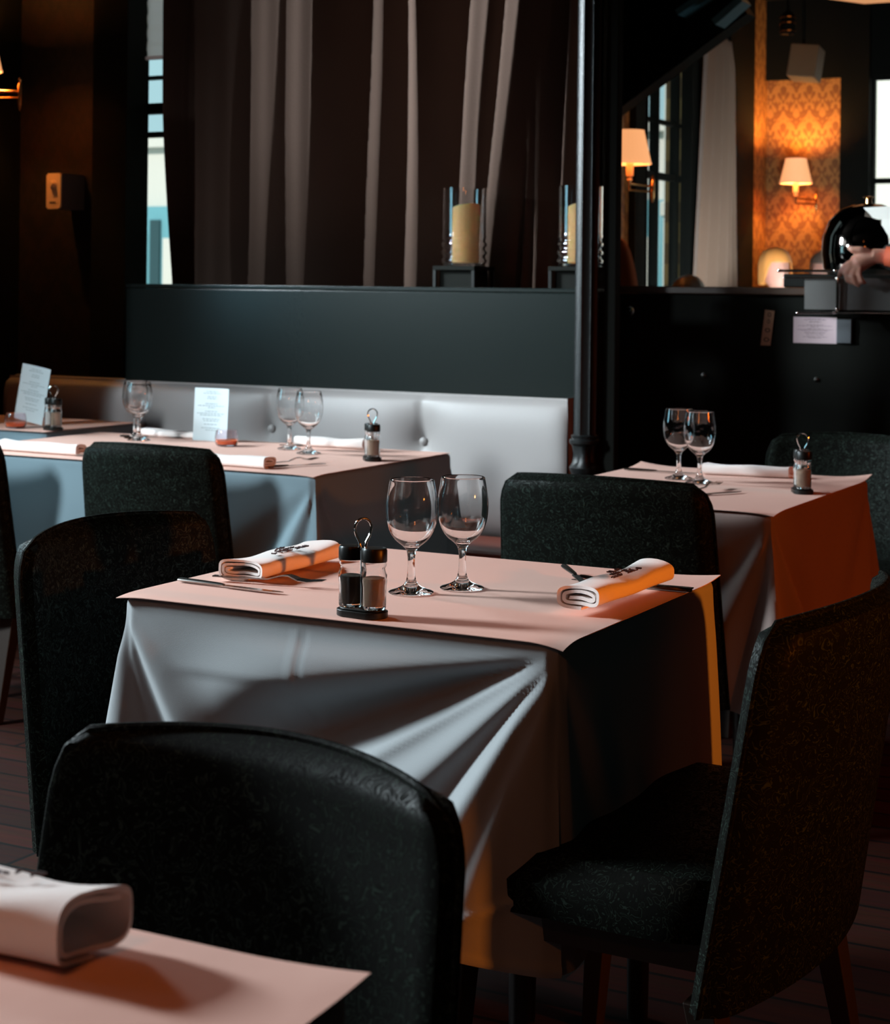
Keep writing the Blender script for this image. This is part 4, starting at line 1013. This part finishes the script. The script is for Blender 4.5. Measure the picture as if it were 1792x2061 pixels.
def seated(name_label, loc, rz, hair, cloth, scale=1.0, hairlen=0.0):
    """loc = chin height point; figure sits on a chair out of sight"""
    t = tag(None or bpy.data.objects.new('person', None), name_label, 'person'); COL.objects.link(t); t.location = loc; t.rotation_euler = (0, 0, rz)
    k = MB()
    body = [(-1.20 + 0.42, 0.15, 0.12, 0.03), (-0.62, 0.155, 0.115, 0.03), (-0.45, 0.15, 0.11, 0.02), (-0.25, 0.175, 0.115, 0.02), (-0.15, 0.19, 0.10, 0.02), (-0.10, 0.165, 0.085, 0.02), (-0.075, 0.10, 0.065, 0.02), (-0.05, 0.058, 0.056, 0.016), (-0.015, 0.052, 0.054, 0.005)]
    ring_loft(k, body + HEAD)
    for sx in (-1, 1):
        k.tube([(sx*0.165, 0.02, -0.13), (sx*0.21, 0.03, -0.28), (sx*0.215, -0.01, -0.42), (sx*0.15, -0.20, -0.48), (sx*0.06, -0.30, -0.47)], [0.05, 0.045, 0.038, 0.032, 0.024], 12)
        k.tube([(sx*0.09, 0.03, -0.76), (sx*0.10, -0.25, -0.78), (sx*0.10, -0.46, -0.79), (sx*0.10, -0.48, -1.0), (sx*0.10, -0.46, -1.24)], [0.085, 0.08, 0.06, 0.055, 0.04], 12)
        k.add([(sx*0.073, 0.0, 0.085), (sx*0.088, 0.012, 0.12), (sx*0.086, 0.02, 0.10), (sx*0.075, 0.015, 0.08)], [(0,1,2,3)])
    k.build('body', M['skin'], t)
    k = MB(); n = 40; vs = []; fs = []
    rows = 16
    for i in range(rows + 1):
        ph = PI * 0.5 * (1 - i / rows) 
        for q in range(n):
            a = 2*PI*q/n; frontal = max(0, -math.sin(a))
            low = (0.02 - hairlen) + (0.150 - 0.02 + hairlen) * smooth((frontal - 0.30) / 0.45)
            b = i / rows; z = low + (0.243 - low) * (1 - (1 - b) ** 1.6) if False else low + (0.243 - low) * b
            tt = max(0, min(1, (z - 0.12) / 0.123)); rx = 0.092 * math.sqrt(max(0.0004, 1 - tt ** 2.3)); ry = 0.115 * math.sqrt(max(0.0004, 1 - tt ** 2.3))
            if z < 0.05: rx *= 1 - 0.12 * (0.05 - z) / 0.1; 
            rx *= 1 + 0.03 * math.sin(9 * a + 8 * z); vs.append((rx*math.cos(a), 0.008 + ry*math.sin(a), z))
    for i in range(rows):
        for q in range(n): fs.append((i*n+q, i*n+(q+1)%n, (i+1)*n+(q+1)%n, (i+1)*n+q))
    fs.append(tuple(range(rows*n, rows*n+n))); k.add(vs, fs); h = k.build('hair', hair, t)
    h.modifiers.new('thickness', 'SOLIDIFY').thickness = 0.004
    k = MB(); cb = [(z, rx + 0.014, ry + 0.014, cy) for z, rx, ry, cy in body[:-1]]
    ring_loft(k, cb, face=False)
    for sx in (-1, 1): k.tube([(sx*0.160, 0.02, -0.12), (sx*0.213, 0.03, -0.28), (sx*0.218, -0.01, -0.42), (sx*0.155, -0.19, -0.48)], [0.062, 0.058, 0.05, 0.04], 12)
    for sx in (-1, 1): k.tube([(sx*0.09, 0.03, -0.76), (sx*0.10, -0.25, -0.78), (sx*0.10, -0.47, -0.79), (sx*0.10, -0.49, -1.0), (sx*0.10, -0.46, -1.22)], [0.10, 0.095, 0.075, 0.068, 0.055], 12)
    k.build('clothes', cloth, t); t.scale = (0.9, 0.9, 0.9)
    return t
p = seated('person with short blond bob and grey scarf seated behind the bar', (-2.775, 9.0, 1.262), 0.75, M['blond'], M['greyshirt'])
seated('person with grey-brown hair looking down behind the dark dome', (-2.735, 9.8, 1.27), -0.5, M['greyhair'], M['coat'])
seated('person with dark hair whose crown just shows above the bar', (-2.885, 8.0, 1.105), PI, M['blackhair'], M['coat'])

# standing person whose hand reaches in from the right edge
t = thing('person', 'person in black sleeves reaching a bare hand over the bar from the right edge', 'person', (-1.12, 6.72, 0))
k = MB(); ox, oy = 1.12, -6.72
def W3(x, y, z):
    if y < 6.015: x, y, z = x * 0.9655, y - 0.205, 1.25 + (z - 1.25) * 0.9655
    return (x + ox, y + oy, z)
body = [(0.84, 0.16, 0.11, 0), (0.95, 0.17, 0.12, 0), (1.10, 0.15, 0.11, 0), (1.30, 0.18, 0.12, 0), (1.42, 0.20, 0.11, 0), (1.47, 0.16, 0.085, 0), (1.50, 0.08, 0.06, 0), (1.53, 0.055, 0.055, 0)]
ring_loft(k, body + [(z + 1.56, a, b, c) for z, a, b, c in HEAD], face=False)
for v_i in range(len(k.v)):
    x, y, z = k.v[v_i]
    if z > 1.56 and y < -0.04: k.v[v_i] = (x, y - 0.022*math.exp(-(x/0.012)**2 - ((z-1.655)/0.018)**2) + 0.010*math.exp(-((abs(x)-0.032)/0.014)**2 - ((z-1.678)/0.012)**2), z)
for sx in (-1, 1): k.tube([(sx*0.09, 0, 0.88), (sx*0.10, 0, 0.48), (sx*0.10, 0.02, 0.09), (sx*0.10, -0.10, 0.04)], [0.085, 0.058, 0.04, 0.03], 14)
k.tube([(0.18, 0, 1.42), (0.24, 0.0, 1.14), (0.22, -0.15, 0.98)], [0.05, 0.042, 0.03], 12)
k.tube([(-0.17, 0, 1.42), (-0.22, -0.22, 1.22), (-0.28, -0.50, 1.33), W3(-1.470, 6.012, 1.370), W3(-1.515, 6.0, 1.372)], [0.05, 0.045, 0.036, 0.026, 0.024], 14)
k.tube([W3(-1.500, 6.008, 1.373), W3(-1.535, 6.0, 1.362), W3(-1.562, 5.99, 1.345), W3(-1.578, 5.985, 1.330)], [0.024, 0.030, 0.032, 0.024], 14)
for pts, r in (([(-1.578, 5.97, 1.350), (-1.600, 5.965, 1.335), (-1.612, 5.965, 1.316), (-1.620, 5.97, 1.300)], 0.0095),
               ([(-1.580, 5.97, 1.335), (-1.592, 5.955, 1.310), (-1.586, 5.96, 1.288), (-1.572, 5.97, 1.278)], 0.0100),
               ([(-1.566, 5.97, 1.328), (-1.570, 5.950, 1.302), (-1.562, 5.955, 1.280), (-1.548, 5.965, 1.270)], 0.0098),
               ([(-1.550, 5.972, 1.328), (-1.548, 5.955, 1.306), (-1.540, 5.958, 1.288), (-1.530, 5.968, 1.278)], 0.0085),
               ([(-1.525, 5.99, 1.385), (-1.550, 5.975, 1.392), (-1.576, 5.972, 1.392), (-1.590, 5.975, 1.400)], 0.0110)):
    k.tube([W3(*q) for q in pts], [r * 1.15, r * 1.05, r, r * 0.75], 12)
bo = k.build('body', M['skin'], t)
rm = bo.modifiers.new('merge', 'REMESH'); rm.mode = 'VOXEL'; rm.voxel_size = 0.005; rm.use_smooth_shade = True
k = MB(); ring_loft(k, [(z, a + 0.015, b + 0.015, c) for z, a, b, c in body[:-1]], face=False)
k.tube([(-0.165, 0, 1.42), (-0.22, -0.22, 1.22), (-0.25, -0.55, 1.32), W3(-1.452, 6.012, 1.369)], [0.065, 0.062, 0.056, 0.044], 14)
k.tube([(0.18, 0, 1.42), (0.24, 0.0, 1.14), (0.22, -0.14, 0.99)], [0.062, 0.055, 0.04], 12)
for sx in (-1, 1): k.tube([(sx*0.09, 0, 0.88), (sx*0.10, 0, 0.48), (sx*0.10, 0.02, 0.06)], [0.10, 0.075, 0.06], 14)
k.build('clothes', M['coat'], t)
k = MB(); k.tube([W3(-1.448, 6.014, 1.368), W3(-1.474, 6.012, 1.371)], [0.036, 0.032], 14); k.build('red_cuff', mat('red_cuff', (0.7, 0.12, 0.05), 0.7), t)
k = MB(); ring_loft(k, [(z + 1.565, a + 0.010, b + 0.010, c + 0.014) for z, a, b, c in HEAD[4:]], face=False); k.build('hair', M['blackhair'], t)
